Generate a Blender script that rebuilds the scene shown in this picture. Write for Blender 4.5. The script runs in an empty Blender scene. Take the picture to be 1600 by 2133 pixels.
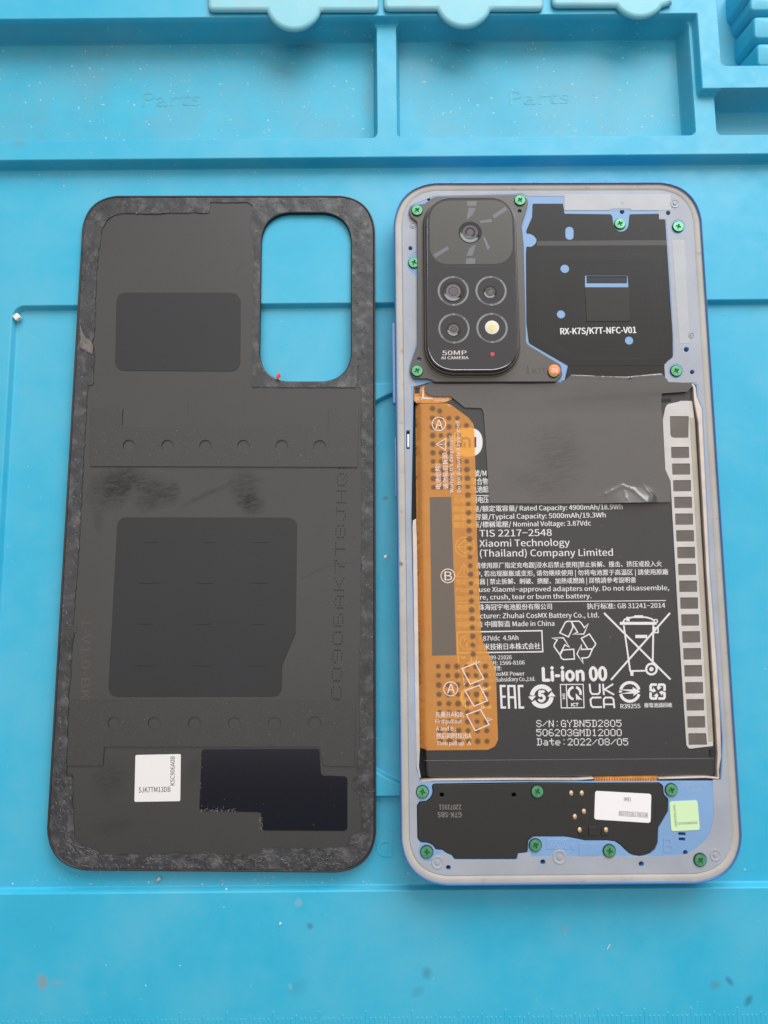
import bpy, bmesh, math, random
import numpy as np
from mathutils import Vector, Matrix, noise
from mathutils.geometry import tessellate_polygon, delaunay_2d_cdt

random.seed(7)
sc = bpy.context.scene
col = sc.collection
MM = 0.001                                    # everything below is written in millimetres

# ---------------------------------------------------------------- camera
IW, IH, FPX, CAMH, PITCH, ROLL = 1600.0, 2133.0, 1500.0, 168.3, 0.126, -0.0085
CD = np.array([0, math.sin(PITCH), -math.cos(PITCH)])
_u0 = np.array([0, math.cos(PITCH), math.sin(PITCH)])
_r0 = np.array([1.0, 0, 0])
CR = math.cos(ROLL) * _r0 + math.sin(ROLL) * _u0
CU = -math.sin(ROLL) * _r0 + math.cos(ROLL) * _u0
cam_data = bpy.data.cameras.new("camera")
cam = bpy.data.objects.new("camera", cam_data)
col.objects.link(cam)
cam_data.sensor_fit = 'HORIZONTAL'
cam_data.sensor_width = 36.0
cam_data.lens = FPX / IW * 36.0
cam_data.clip_start = 0.005
cam_data.clip_end = 20
m3 = Matrix((CR, CU, -CD)).transposed()
cam.matrix_world = Matrix.Translation((0, 0, CAMH * MM)) @ m3.to_4x4()
sc.camera = cam
cam_data.dof.use_dof = True
cam_data.dof.focus_distance = 0.172
cam_data.dof.aperture_fstop = 26.0

# ---------------------------------------------------------------- light
world = bpy.data.worlds.new("World")
sc.world = world
world.use_nodes = True
bg = world.node_tree.nodes["Background"]
bg.inputs[0].default_value = (0.95, 0.97, 1.0, 1)
bg.inputs[1].default_value = 0.27


def area(name, loc, target, sx, sy, power, color):
    d = bpy.data.lights.new(name, 'AREA')
    d.shape = 'RECTANGLE'
    d.size, d.size_y, d.energy, d.color = sx, sy, power, color
    o = bpy.data.objects.new(name, d)
    col.objects.link(o)
    o.location = loc
    o.rotation_euler = (Vector(target) - Vector(loc)).to_track_quat('-Z', 'Y').to_euler()
    return o


area("window_light", (0.36, 1.12, 0.76), (0, 0.03, 0), 1.3, 0.8, 24.0, (0.93, 0.97, 1.0))
area("ceiling_light", (0.05, 0.45, 1.62), (0.05, 0.45, 0), 2.6, 1.6, 15.0, (1.0, 0.925, 0.86))

sc.view_settings.view_transform = 'Standard'
sc.view_settings.look = 'None'
sc.view_settings.exposure = 0.0
sc.view_settings.gamma = 1.0


# ---------------------------------------------------------------- pixels of the photo onto real horizontal planes
def P(px, py, z):
    v = CD + CR * (px - IW / 2) / FPX - CU * (py - IH / 2) / FPX
    t = (z - CAMH) / v[2]
    return (v[0] * t, v[1] * t)


def PL(pts, z):
    return [P(p[0], p[1], z) for p in pts]


def arc_px(c, r, a0, a1, n):
    return [(c[0] + r * math.cos(a), c[1] + r * math.sin(a)) for a in np.linspace(a0, a1, n)]


def circ(cx, cy, r, n=24):
    return [(cx + r * math.cos(2 * math.pi * k / n), cy + r * math.sin(2 * math.pi * k / n)) for k in range(n)]


def rp(pts, r=0.0, n=6):
    """polygon with rounded corners; a point may carry its own radius as a third value"""
    out = []
    N = len(pts)
    for i, p in enumerate(pts):
        rad = p[2] if len(p) > 2 else r
        a, b = pts[i - 1], pts[(i + 1) % N]
        v1 = np.array([a[0] - p[0], a[1] - p[1]], float)
        v2 = np.array([b[0] - p[0], b[1] - p[1]], float)
        l1, l2 = np.linalg.norm(v1), np.linalg.norm(v2)
        if rad <= 0 or l1 < 1e-6 or l2 < 1e-6:
            out.append((p[0], p[1]))
            continue
        v1 /= l1
        v2 /= l2
        ang = math.acos(max(-1, min(1, float(v1 @ v2))))
        if ang > math.pi - 0.05:
            out.append((p[0], p[1]))
            continue
        t = min(rad / math.tan(ang / 2), l1 * 0.49, l2 * 0.49)
        s, e = np.array(p[:2]) + v1 * t, np.array(p[:2]) + v2 * t
        c = np.array(p[:2])
        for k in range(n + 1):
            w = k / n
            q = (1 - w) ** 2 * s + 2 * w * (1 - w) * (c * 0.84 + 0.08 * (s + e)) + w ** 2 * e
            out.append((float(q[0]), float(q[1])))
    return out


def area2(p):
    return 0.5 * sum(p[i - 1][0] * p[i][1] - p[i][0] * p[i - 1][1] for i in range(len(p)))


def ccw(p):
    return list(p) if area2(p) > 0 else list(reversed(p))


def offset(p, d):
    """inward offset of a ccw polygon by d"""
    n = len(p)
    out = []
    for i in range(n):
        a, b, c = np.array(p[i - 1]), np.array(p[i]), np.array(p[(i + 1) % n])
        e1, e2 = b - a, c - b
        l1, l2 = np.linalg.norm(e1), np.linalg.norm(e2)
        if l1 < 1e-9 or l2 < 1e-9:
            out.append(tuple(b))
            continue
        n1 = np.array([-e1[1], e1[0]]) / l1
        n2 = np.array([-e2[1], e2[0]]) / l2
        m = n1 + n2
        k = 1 + float(n1 @ n2)
        m = m / max(k, 0.35)
        out.append(tuple(b + m * d))
    return out


# ---------------------------------------------------------------- scene objects
ORG = {}


def tag(o, label=None, cat=None, group=None, kind=None):
    if label: o['label'] = label
    if cat: o['category'] = cat
    if group: o['group'] = group
    if kind: o['kind'] = kind
    return o


def root(name, x, y, z, label, cat, group=None, kind=None):
    o = bpy.data.objects.new(name, None)
    col.objects.link(o)
    o.empty_display_size = 0.01
    o.location = (x * MM, y * MM, z * MM)
    ORG[o] = (x, y, z)
    return tag(o, label, cat, group, kind)


def link(name, me, parent, loc=None, rotz=0.0):
    o = bpy.data.objects.new(name, me)
    col.objects.link(o)
    og = ORG[parent] if parent else (0, 0, 0)
    if parent:
        o.parent = parent
    if loc:
        o.location = [(loc[i] - og[i]) * MM for i in range(3)]
        ORG[o] = tuple(loc)
    else:
        ORG[o] = og
    o.rotation_euler = (0, 0, rotz)
    return o


def make(name, verts, faces, mat, parent, smooth=None, loc=None):
    """verts in world millimetres -> one mesh object"""
    og = loc if loc else (ORG[parent] if parent else (0, 0, 0))
    me = bpy.data.meshes.new(name)
    v = (np.asarray(verts, float) - np.asarray(og, float)) * MM
    me.from_pydata(v.tolist(), [], faces)
    me.materials.append(mat)
    if smooth is not None:
        me.shade_smooth()
        me.set_sharp_from_angle(angle=math.radians(smooth))
    me.update()
    return link(name, me, parent, loc)


def slab_geo(outer, holes, z0, z1, cham=0.0, bottom=False):
    outer = ccw(outer)
    holes = [list(reversed(ccw(h))) for h in holes]
    V, F = [], []
    tops = []
    for li, L in enumerate([outer] + holes):
        n = len(L)
        b0 = len(V)
        if cham > 0:
            inn = offset(L, cham)
            rings = [(L, z0), (L, z1 - cham), (offset(L, cham * 0.3), z1 - cham * 0.3), (inn, z1)]
        else:
            inn = L
            rings = [(L, z0), (L, z1)]
        for pts, z in rings:
            V += [(p[0], p[1], z) for p in pts]
        for k in range(len(rings) - 1):
            for i in range(n):
                j = (i + 1) % n
                F.append((b0 + k * n + i, b0 + k * n + j, b0 + (k + 1) * n + j, b0 + (k + 1) * n + i))
        t0 = len(V)
        V += [(p[0], p[1], z1) for p in inn]
        tops.append((inn, t0, b0))
    polys = [[Vector((p[0], p[1], 0)) for p in t[0]] for t in tops]
    idx = []
    bidx = []
    for t in tops:
        idx += [t[1] + i for i in range(len(t[0]))]
        bidx += [t[2] + i for i in range(len(t[0]))]
    flat = [p for q in polys for p in q]
    for tri in tessellate_polygon(polys):
        a, b, c = (flat[i] for i in tri)
        if (b - a).cross(c - a).z < 0:
            tri = (tri[0], tri[2], tri[1])
        F.append(tuple(idx[i] for i in tri))
        if bottom:
            F.append(tuple(bidx[i] for i in reversed(tri)))
    return V, F


def slab(name, outer, z0, z1, mat, parent, holes=(), cham=0.0, px=True, bottom=False, smooth=35):
    """flat plate with real thickness from an outline (pixels on the plane z1, or millimetres)"""
    if px:
        outer = PL(outer, z1)
        holes = [PL(h, z1) for h in holes]
    V, F = slab_geo(outer, list(holes), z0, z1, cham, bottom)
    return make(name, V, F, mat, parent, smooth)


def sheet_geo(outer, holes, step, zfun, thick):
    outer = ccw(outer)
    holes = [list(reversed(ccw(h))) for h in holes]

    def dens(L):
        out = []
        for i in range(len(L)):
            a, b = np.array(L[i - 1]), np.array(L[i])
            k = max(1, int(np.linalg.norm(b - a) / step))
            for t in range(k):
                out.append(tuple(a + (b - a) * t / k))
        return out
    loops = [dens(L) for L in [outer] + holes]
    pts, edges = [], []
    for L in loops:
        b = len(pts)
        pts += L
        edges += [(b + i, b + (i + 1) % len(L)) for i in range(len(L))]
    nb = len(pts)
    ar = np.array(outer)
    x0, y0 = ar.min(0)
    x1, y1 = ar.max(0)
    gx = np.arange(x0 + step / 2, x1, step)
    gy = np.arange(y0 + step / 2, y1, step * 0.87)
    G = np.array([(x + (0.5 * step if k % 2 else 0), y) for k, y in enumerate(gy) for x in gx])
    rng = np.random.RandomState(3)
    G = G + rng.uniform(-0.22, 0.22, G.shape) * step

    def inside(Q):
        ins = np.zeros(len(Q), bool)
        for L in loops:
            A = np.array(L)
            B = np.roll(A, -1, 0)
            for a, b in zip(A, B):
                c = (a[1] > Q[:, 1]) != (b[1] > Q[:, 1])
                if abs(b[1] - a[1]) > 1e-12:
                    ins ^= c & (Q[:, 0] < (b[0] - a[0]) * (Q[:, 1] - a[1]) / (b[1] - a[1]) + a[0])
        return ins

    def near(Q):
        bp = np.array(pts[:nb])
        out = np.ones(len(Q), bool)
        for k in range(0, len(Q), 2000):
            d = ((Q[k:k + 2000, None, :] - bp[None]) ** 2).sum(2).min(1)
            out[k:k + 2000] = d > (0.4 * step) ** 2
        return out
    G = G[inside(G)]
    G = G[near(G)]
    pts += [tuple(g) for g in G]
    r = delaunay_2d_cdt([Vector(p) for p in pts], edges, [], 0, 1e-7)
    vs = np.array([(v[0], v[1]) for v in r[0]])
    tri = np.array([f for f in r[2] if len(f) == 3])
    cen = vs[tri].mean(1)
    tri = tri[inside(cen)]
    V = [(x, y, zfun(x, y)) for x, y in vs]
    F = [tuple(int(q) for q in t) for t in tri]
    cnt = {}
    for t in F:
        for i in range(3):
            e = (t[i], t[(i + 1) % 3])
            cnt[e] = cnt.get(e, 0) + 1
    bnd = [e for e in cnt if (e[1], e[0]) not in cnt]
    low = {}
    for a, b in bnd:
        for q in (a, b):
            if q not in low:
                low[q] = len(V)
                x, y, z = V[q]
                V.append((x, y, z - thick))
        F.append((a, low[a], low[b], b))
    return V, F


def sheet(name, outer, z, mat, parent, holes=(), step=0.8, zfun=None, thick=0.15, px=True, smooth=60):
    if px:
        outer = PL(outer, z)
        holes = [PL(h, z) for h in holes]
    V, F = sheet_geo(outer, list(holes), step, zfun or (lambda x, y: z), thick)
    return make(name, V, F, mat, parent, smooth)


def loft(loops, mat, name, parent, smooth=40, cap=False, closed=True):
    """loops: list of (pts2d, z) all of the same length"""
    V, F = [], []
    n = len(loops[0][0])
    for pts, z in loops:
        V += [(p[0], p[1], z) for p in pts]
    for k in range(len(loops) - 1):
        for i in range(n):
            j = (i + 1) % n
            F.append((k * n + i, k * n + j, (k + 1) * n + j, (k + 1) * n + i))
    if cap:
        F.append(tuple((len(loops) - 1) * n + i for i in range(n)))
    return make(name, V, F, mat, parent, smooth)


def lathe(name, prof, mat, parent, c, n=32, smooth=40):
    """profile (radius, z) turned about a vertical axis through c=(x,y)"""
    V, F = [], []
    for r, z in prof:
        for k in range(n):
            a = 2 * math.pi * k / n
            V.append((c[0] + r * math.cos(a), c[1] + r * math.sin(a), z))
    for k in range(len(prof) - 1):
        for i in range(n):
            j = (i + 1) % n
            F.append((k * n + i, k * n + j, (k + 1) * n + j, (k + 1) * n + i))
    if prof[-1][0] > 1e-4:
        F.append(tuple((len(prof) - 1) * n + i for i in range(n)))
    return make(name, V, F, mat, parent, smooth, loc=(c[0], c[1], prof[-1][1]))


# ---------------------------------------------------------------- materials
def base_mat(name):
    m = bpy.data.materials.new(name)
    m.use_nodes = True
    nt = m.node_tree
    return m, nt, nt.nodes["Principled BSDF"], nt.nodes["Material Output"]


def coords(nt, gen='Object'):
    tc = nt.nodes.new("ShaderNodeTexCoord")
    vm = nt.nodes.new("ShaderNodeVectorMath")
    vm.operation = 'SCALE'
    vm.inputs['Scale'].default_value = 1000.0
    nt.links.new(tc.outputs[gen], vm.inputs[0])
    return vm.outputs[0]


def nnoise(nt, vec, scale, detail=3.0, rough=0.55):
    n = nt.nodes.new("ShaderNodeTexNoise")
    n.inputs['Scale'].default_value = scale
    n.inputs['Detail'].default_value = detail
    n.inputs['Roughness'].default_value = rough
    nt.links.new(vec, n.inputs['Vector'])
    return n.outputs['Fac']


def ramp(nt, fac, lo, hi, a=0.0, b=1.0):
    r = nt.nodes.new("ShaderNodeMapRange")
    r.inputs['From Min'].default_value = lo
    r.inputs['From Max'].default_value = hi
    r.inputs['To Min'].default_value = a
    r.inputs['To Max'].default_value = b
    nt.links.new(fac, r.inputs['Value'])
    return r.outputs['Result']


def mixc(nt, fac, a, b):
    mx = nt.nodes.new("ShaderNodeMix")
    mx.data_type = 'RGBA'
    if isinstance(fac, float):
        mx.inputs['Factor'].default_value = fac
    else:
        nt.links.new(fac, mx.inputs['Factor'])
    for s, v in (('A', a), ('B', b)):
        sock = [i for i in mx.inputs if i.name == s and i.type == 'RGBA'][0]
        if isinstance(v, tuple):
            sock.default_value = (*v, 1)
        else:
            nt.links.new(v, sock)
    return [o for o in mx.outputs if o.type == 'RGBA'][0]


def mul(nt, a, b):
    n = nt.nodes.new("ShaderNodeMath")
    n.operation = 'MULTIPLY'
    for i, v in enumerate((a, b)):
        if isinstance(v, float):
            n.inputs[i].default_value = v
        else:
            nt.links.new(v, n.inputs[i])
    return n.outputs[0]


def stain(nt, vec, cx, cy, rx, ry, rot, strength, warp):
    """soft irregular blot with its own place on the object (local millimetres)"""
    s = nt.nodes.new("ShaderNodeVectorMath")
    s.operation = 'SUBTRACT'
    s.inputs[1].default_value = (cx, cy, 0)
    nt.links.new(vec, s.inputs[0])
    r = nt.nodes.new("ShaderNodeVectorRotate")
    r.rotation_type = 'Z_AXIS'
    r.inputs['Angle'].default_value = -rot
    nt.links.new(s.outputs[0], r.inputs['Vector'])
    k = nt.nodes.new("ShaderNodeVectorMath")
    k.operation = 'MULTIPLY'
    k.inputs[1].default_value = (1 / rx, 1 / ry, 0)
    nt.links.new(r.outputs[0], k.inputs[0])
    ln = nt.nodes.new("ShaderNodeVectorMath")
    ln.operation = 'LENGTH'
    nt.links.new(k.outputs[0], ln.inputs[0])
    ad = nt.nodes.new("ShaderNodeMath")
    ad.operation = 'ADD'
    nt.links.new(ln.outputs['Value'], ad.inputs[0])
    nt.links.new(warp, ad.inputs[1])
    return mul(nt, ramp(nt, ad.outputs[0], 1.15, 0.35), float(strength))


def mat(name, base, rough=0.5, metal=0.0, spec=0.5, var=0.0, vscale=0.15, bump=0.0, bscale=3.0,
        coat=0.0, rvar=0.0, speck=None, stains=(), smear=None, sss=0.0, greasy=False):
    m, nt, b, out = base_mat(name)
    vec = coords(nt)
    keep = None
    c = tuple(base)
    if var > 0:
        f = ramp(nt, nnoise(nt, vec, vscale, 4.0), 0.3, 0.7)
        c = mixc(nt, f, tuple(x * (1 - var) for x in base), tuple(min(1, x * (1 + var)) for x in base))
    if smear:                                  # (scale, lo, hi, colour, strength): patchy dust film
        f = mul(nt, ramp(nt, nnoise(nt, vec, smear[0], 5.0, 0.6), smear[1], smear[2]), float(smear[4]))
        c = mixc(nt, f, c, tuple(smear[3]))
    if speck:                                  # (scale, threshold, colour, strength)
        f = mul(nt, ramp(nt, nnoise(nt, vec, speck[0], 1.0), speck[1], speck[1] + 0.04), float(speck[3]))
        c = mixc(nt, f, c, tuple(speck[2]))
    if stains:
        w = ramp(nt, nnoise(nt, vec, 0.7, 4.0, 0.65), 0.0, 1.0, -0.45, 0.45)
        if greasy:
            sv = nt.nodes.new("ShaderNodeVectorMath")
            sv.operation = 'MULTIPLY'
            sv.inputs[1].default_value = (0.35, 2.2, 1)
            rr_ = nt.nodes.new("ShaderNodeVectorRotate")
            rr_.rotation_type = 'Z_AXIS'
            rr_.inputs['Angle'].default_value = -0.2
            nt.links.new(vec, rr_.inputs['Vector'])
            nt.links.new(rr_.outputs[0], sv.inputs[0])
            streak = ramp(nt, nnoise(nt, sv.outputs[0], 1.0, 5.0, 0.7), 0.36, 0.60, 0.15, 1.0)
        for s in stains:
            f = stain(nt, vec, s[0], s[1], s[2], s[3], s[4], s[5], w)
            if greasy:
                f = mul(nt, f, streak)
            c = mixc(nt, f, c, tuple(s[6]))
            if greasy:
                inv = nt.nodes.new("ShaderNodeMath")
                inv.operation = 'MULTIPLY_ADD'
                nt.links.new(f, inv.inputs[0])
                inv.inputs[1].default_value = -0.8
                inv.inputs[2].default_value = 1.0
                keep = inv.outputs[0] if keep is None else mul(nt, keep, inv.outputs[0])
    if isinstance(c, tuple):
        b.inputs['Base Color'].default_value = (*c, 1)
    else:
        nt.links.new(c, b.inputs['Base Color'])
    b.inputs['Roughness'].default_value = rough
    if rvar > 0:
        nt.links.new(ramp(nt, nnoise(nt, vec, 0.25, 4.0), 0.3, 0.7, rough - rvar, rough + rvar), b.inputs['Roughness'])
    b.inputs['Metallic'].default_value = metal
    b.inputs['Specular IOR Level'].default_value = spec
    if keep is not None:                       # greasy prints take the sheen off as well
        nt.links.new(mul(nt, keep, float(spec)), b.inputs['Specular IOR Level'])
    if coat > 0:
        b.inputs['Coat Weight'].default_value = coat
        b.inputs['Coat Roughness'].default_value = 0.08
    if sss > 0:
        b.inputs['Subsurface Weight'].default_value = sss
        b.inputs['Subsurface Radius'].default_value = (0.2, 0.9, 1.0)
        b.inputs['Subsurface Scale'].default_value = 0.0015
    if bump > 0:
        bn = nt.nodes.new("ShaderNodeBump")
        bn.inputs['Strength'].default_value = 1.0
        bn.inputs['Distance'].default_value = bump * MM
        nt.links.new(nnoise(nt, vec, bscale, 3.0), bn.inputs['Height'])
        nt.links.new(bn.outputs[0], b.inputs['Normal'])
    return m


# ---------------------------------------------------------------- printing
_tc = {}
try:                                            # the plain face that ships inside Blender itself
    _fp = bpy.utils.system_resource('DATAFILES', path="fonts")
    FCJK = bpy.data.fonts.load(_fp + "/Noto Sans CJK Regular.woff2")
except Exception:
    FCJK = None


def run_mesh(body, font):
    c = bpy.data.curves.new("lettering", 'FONT')
    c.body = body
    c.size = 1.0
    if font: c.font = font
    c.resolution_u = 3
    c.fill_mode = 'FRONT'
    o = bpy.data.objects.new("lettering", c)
    col.objects.link(o)
    bpy.context.view_layer.update()
    me = bpy.data.meshes.new_from_object(o.evaluated_get(bpy.context.evaluated_depsgraph_get()))
    v = np.array([x.co[:] for x in me.vertices]).reshape(-1, 3)
    f = [tuple(p.vertices) for p in me.polygons]
    bpy.data.objects.remove(o)
    bpy.data.curves.remove(c)
    bpy.data.meshes.remove(me)
    return v, f


def glyphs(body, kind=1):
    key = (body, kind)
    if key not in _tc:
        _tc[key] = run_mesh(body, FCJK if kind else None)
    return _tc[key]


CAPU = {}


def text(parent, body, p0, p1, z, m, cap, weight=0.0, mirror=False, name="text_line", raise_=0.0):
    """one printed line: left and right end of its baseline in the photo, cap height in pixels"""
    kind = 0 if raise_ > 0 else 1
    if kind not in CAPU:
        CAPU[kind] = float(glyphs("H", kind)[0][:, 1].max())
    v, f = glyphs(body, kind)
    a, b = np.array(P(*p0, z)), np.array(P(*p1, z))
    L = np.linalg.norm(b - a)
    d = (b - a) / L
    n = np.array([-d[1], d[0]]) * (-1 if mirror else 1)
    k = L / math.hypot(p1[0] - p0[0], p1[1] - p0[1])
    x0, x1 = v[:, 0].min(), v[:, 0].max()
    X = (v[:, 0] - x0) * L / (x1 - x0)
    Y = v[:, 1] * cap * k / CAPU[kind]
    W = a + X[:, None] * d + Y[:, None] * n
    V = [(w[0], w[1], z) for w in W]
    F = list(f)
    if weight >= 0 and raise_ == 0:          # bolder print: the same line struck again beside itself
        w = (weight + 0.009) * cap * k / 0.68
        n1 = len(V)
        base = list(V)
        for q, (ox, oy) in enumerate(((w, 0), (-w, 0), (0, w), (0, -w)) if weight > 0.012 else ((w, 0), (-w, 0))):
            o2 = len(V)
            V += [(x + d[0] * ox + n[0] * oy, y + d[1] * ox + n[1] * oy, z_ - 0.003 * (q + 1)) for x, y, z_ in base]
            F += [tuple(i + o2 for i in t) for t in f]
    if raise_ > 0:
        nb = len(V)
        V = [(x, y, z + raise_) for x, y, _ in V] + [(x, y, z) for x, y, _ in V]
        cnt = {}
        for t in f:
            for i in range(len(t)):
                cnt[(t[i], t[(i + 1) % len(t)])] = 1
        for (i, j) in cnt:
            if (j, i) not in cnt:
                F.append((i, i + nb, j + nb, j))
    return make(name, V, F, m, parent)


FONT57 = {
    'S': "01110 10001 10000 01110 00001 10001 01110", '/': "00000 00001 00010 00100 01000 10000 00000",
    'N': "10001 11001 11001 10101 10011 10011 10001", ':': "00000 00100 00000 00000 00000 00100 00000",
    'G': "01110 10001 10000 10111 10001 10001 01111", 'Y': "10001 10001 01010 00100 00100 00100 00100",
    'B': "11110 01001 01001 01110 01001 01001 11110", '5': "11111 10000 11110 00001 00001 10001 01110",
    'D': "11110 01001 01001 01001 01001 01001 11110", '2': "01110 10001 00001 00010 00100 01000 11111",
    '8': "01110 10001 10001 01110 10001 10001 01110", '0': "01110 10001 10001 10001 10001 10001 01110",
    '6': "01110 10000 10000 11110 10001 10001 01110", '3': "01110 10001 00001 00110 00001 10001 01110",
    'M': "10001 11011 10101 10101 10001 10001 10001", '1': "00100 01100 00100 00100 00100 00100 01110",
    'a': "00000 00000 01110 00001 01111 10001 01111", 't': "00100 00100 11111 00100 00100 00101 00010",
    'e': "00000 00000 01110 10001 11111 10000 01110", 'C': "01110 10001 10000 10000 10000 10001 01110",
    '9': "01110 10001 10001 01111 00001 00001 01110", 'A': "00100 01010 10001 10001 11111 10001 10001",
    'K': "10001 10010 10100 11000 10100 10010 10001", '7': "11111 00001 00010 00100 00100 00100 00100",
    'T': "11111 00100 00100 00100 00100 00100 00100", 'J': "00111 00010 00010 00010 00010 10010 01100",
    'H': "10001 10001 10001 11111 10001 10001 10001", 'Q': "01110 10001 10001 10001 10101 10010 01101"}


def dots(parent, body, p0, p1, cap, z, m, size=0.9, name="dot_matrix_line", skip=0):
    a, b = np.array(P(*p0, z)), np.array(P(*p1, z))
    L = np.linalg.norm(b - a)
    d = (b - a) / L
    n = np.array([-d[1], d[0]])
    k = L / math.hypot(p1[0] - p0[0], p1[1] - p0[1])
    cw = L / (len(body) * 6 - 1)
    rh = cap * k / 7
    V, F = [], []
    for ci, ch in enumerate(body):
        for r, row in enumerate(FONT57[ch].split()):
            for cc, bit in enumerate(row):
                if bit == '1':
                    c = a + d * (ci * 6 + cc + 0.5) * cw + n * (6 - r + 0.5) * rh
                    q = len(V)
                    hx, hy = cw * size / 2, rh * size / 2
                    for t in range(8):
                        an = math.pi / 8 + t * math.pi / 4
                        w = c + d * hx * 1.08 * math.cos(an) + n * hy * 1.08 * math.sin(an)
                        V.append((w[0], w[1], z))
                    F.append(tuple(range(q, q + 8)))
    return make(name, V, F, m, parent)


def stroke2d(pts, w, closed=False):
    n = len(pts)
    L, R = [], []
    A = np.array(pts, float)
    for i in range(n):
        if closed:
            a, b, c = A[i - 1], A[i], A[(i + 1) % n]
        else:
            a, b, c = A[max(i - 1, 0)], A[i], A[min(i + 1, n - 1)]
        e1, e2 = b - a, c - b
        if np.linalg.norm(e1) < 1e-9: e1 = e2
        if np.linalg.norm(e2) < 1e-9: e2 = e1
        n1 = np.array([-e1[1], e1[0]]) / np.linalg.norm(e1)
        n2 = np.array([-e2[1], e2[0]]) / np.linalg.norm(e2)
        k = max(0.3, 1 + float(n1 @ n2))
        m = (n1 + n2) / k
        L.append(b + m * w / 2)
        R.append(b - m * w / 2)
    V = [tuple(x) for x in L + R]
    F = []
    for i in range(n if closed else n - 1):
        j = (i + 1) % n
        F.append((i, j, n + j, n + i))
    return V, F


def symbol(parent, name, items, z, m):
    """flat printed mark: strokes, rings and filled shapes given in photo pixels"""
    V, F = [], []
    zz = z
    for it in items:
        if it[0] == 's':
            v, f = stroke2d(it[1], it[2], len(it) > 3 and it[3])
        elif it[0] == 'r':                       # ring arc: centre, radius, width, a0, a1 (degrees, y down)
            c, r, w = it[1], it[2], it[3]
            a0, a1 = (it[4], it[5]) if len(it) > 4 else (0, 360)
            cl = abs(a1 - a0) >= 360
            pts = arc_px(c, r, math.radians(a0), math.radians(a1), 40)
            v, f = stroke2d(pts[:-1] if cl else pts, w, cl)
        else:                                    # filled polygon
            v = [tuple(q) for q in it[1]]
            f = [tuple(t) for t in tessellate_polygon([[Vector((q[0], q[1], 0)) for q in v]])]
        b = len(V)
        for q in v:
            w = P(q[0], q[1], zz)
            V.append((w[0], w[1], zz))
        F += [tuple(b + i for i in t) for t in f]
        zz += 0.004
    return make(name, V, F, m, parent)

# ================================================================ repair mat
CY = (0.024, 0.43, 0.64)


def MP(px, py, z=1.0):
    return P(px, py, z)


MAT_STAINS = []
for px, py, rx, ry, rot, st, c in [
        (88, 2046, 1.3, 1.6, 0.1, 0.85, (0.32, 0.24, 0.17)), (118, 2047, 1.6, 0.8, 0.0, 0.35, (0.32, 0.28, 0.24)),
        (890, 2027, 1.3, 1.4, 0.0, 0.6, (0.05, 0.13, 0.17)), (870, 2066, 1.8, 1.2, 0.5, 0.35, (0.05, 0.16, 0.2)),
        (1490, 2052, 1.4, 1.1, 0.3, 0.6, (0.10, 0.16, 0.22)), (1520, 2044, 1.3, 0.7, -0.9, 0.75, (0.02, 0.06, 0.2)),
        (1559, 2085, 1.5, 0.8, 0.8, 0.75, (0.01, 0.10, 0.13)), (646, 1929, 0.9, 0.8, 0.0, 0.7, (0.03, 0.10, 0.12)),
        (622, 1881, 0.9, 1.0, 0.0, 0.5, (0.4, 0.42, 0.42)), (1488, 155, 1.5, 0.45, 0.25, 0.9, (0.36, 0.17, 0.07)),
        (1484, 138, 1.7, 0.5, 0.4, 0.45, (0.36, 0.3, 0.26)), (1176, 1935, 1.0, 0.9, 0.0, 0.45, (0.3, 0.28, 0.28)),
        (52, 315, 2.0, 1.0, 0.2, 0.3, (0.15, 0.22, 0.28)), (605, 2055, 0.5, 0.8, 0.0, 0.35, (0.5, 0.55, 0.6)),
        (620, 2058, 2.5, 2.0, 0.6, 0.22, (0.05, 0.14, 0.2)), (802, 1036, 0.9, 0.5, 0.2, 0.6, (0.12, 0.10, 0.06))]:
    x, y = MP(px, py)
    MAT_STAINS.append((x, y, rx, ry, rot, st * (0.7 if py > 1860 else 1.0), c))
M_MAT = mat("blue_silicone", CY, rough=0.48, spec=0.6, var=0.06, vscale=0.05, bump=0.016, bscale=5.0, rvar=0.08,
            smear=(0.05, 0.40, 0.68, (0.15, 0.42, 0.52), 0.38), speck=(1.3, 0.76, (0.5, 0.6, 0.65), 0.35), stains=MAT_STAINS)
M_TRAY = mat("dusty_blue_silicone", (0.033, 0.415, 0.59), rough=0.5, var=0.12, vscale=0.05, bump=0.012, bscale=5.0,
             smear=(0.06, 0.36, 0.66, (0.15, 0.36, 0.44), 0.5), speck=(1.1, 0.72, (0.5, 0.6, 0.65), 0.6))
M_LID = mat("pale_blue_silicone", (0.22, 0.57, 0.66), rough=0.5, var=0.06, vscale=0.1, bump=0.01, bscale=5.0,
            smear=(0.08, 0.4, 0.7, (0.4, 0.48, 0.5), 0.4))

mat_root = root("repair_mat", 0, 0, -6, "bright blue silicone repair mat with moulded part trays, dusty and stained, under everything", "repair mat")

ZO, ZR, ZF, ZB = 1.0, -0.5, 4.0, 6.0          # outer level, recess floor, front ridge, back rim
rec = (-89.6, 97.5, MP(400, 1855.5)[1], MP(400, 636.5)[1])
pad = (-30.0, 74.0, P(800, 1661, 1.0)[1], P(800, 797, 1.0)[1])
cA, cB = P(806, 825, 1.0), P(806, 1622, 1.0)
pc = (22.0, (cA[1] + cB[1]) / 2)
prad = math.hypot(cA[0] - pc[0], cA[1] - pc[1])
ridge_front = P(800, 328.5, ZF)[1]
tray_front = P(800, 287.5, ZF)[1]
tray_back = P(800, 36, ZB)[1]


def floor_for(px, py, yt):
    z = 4.0
    while P(px, py, z)[1] < yt and z > -5:
        z -= 0.05
    return z


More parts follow.
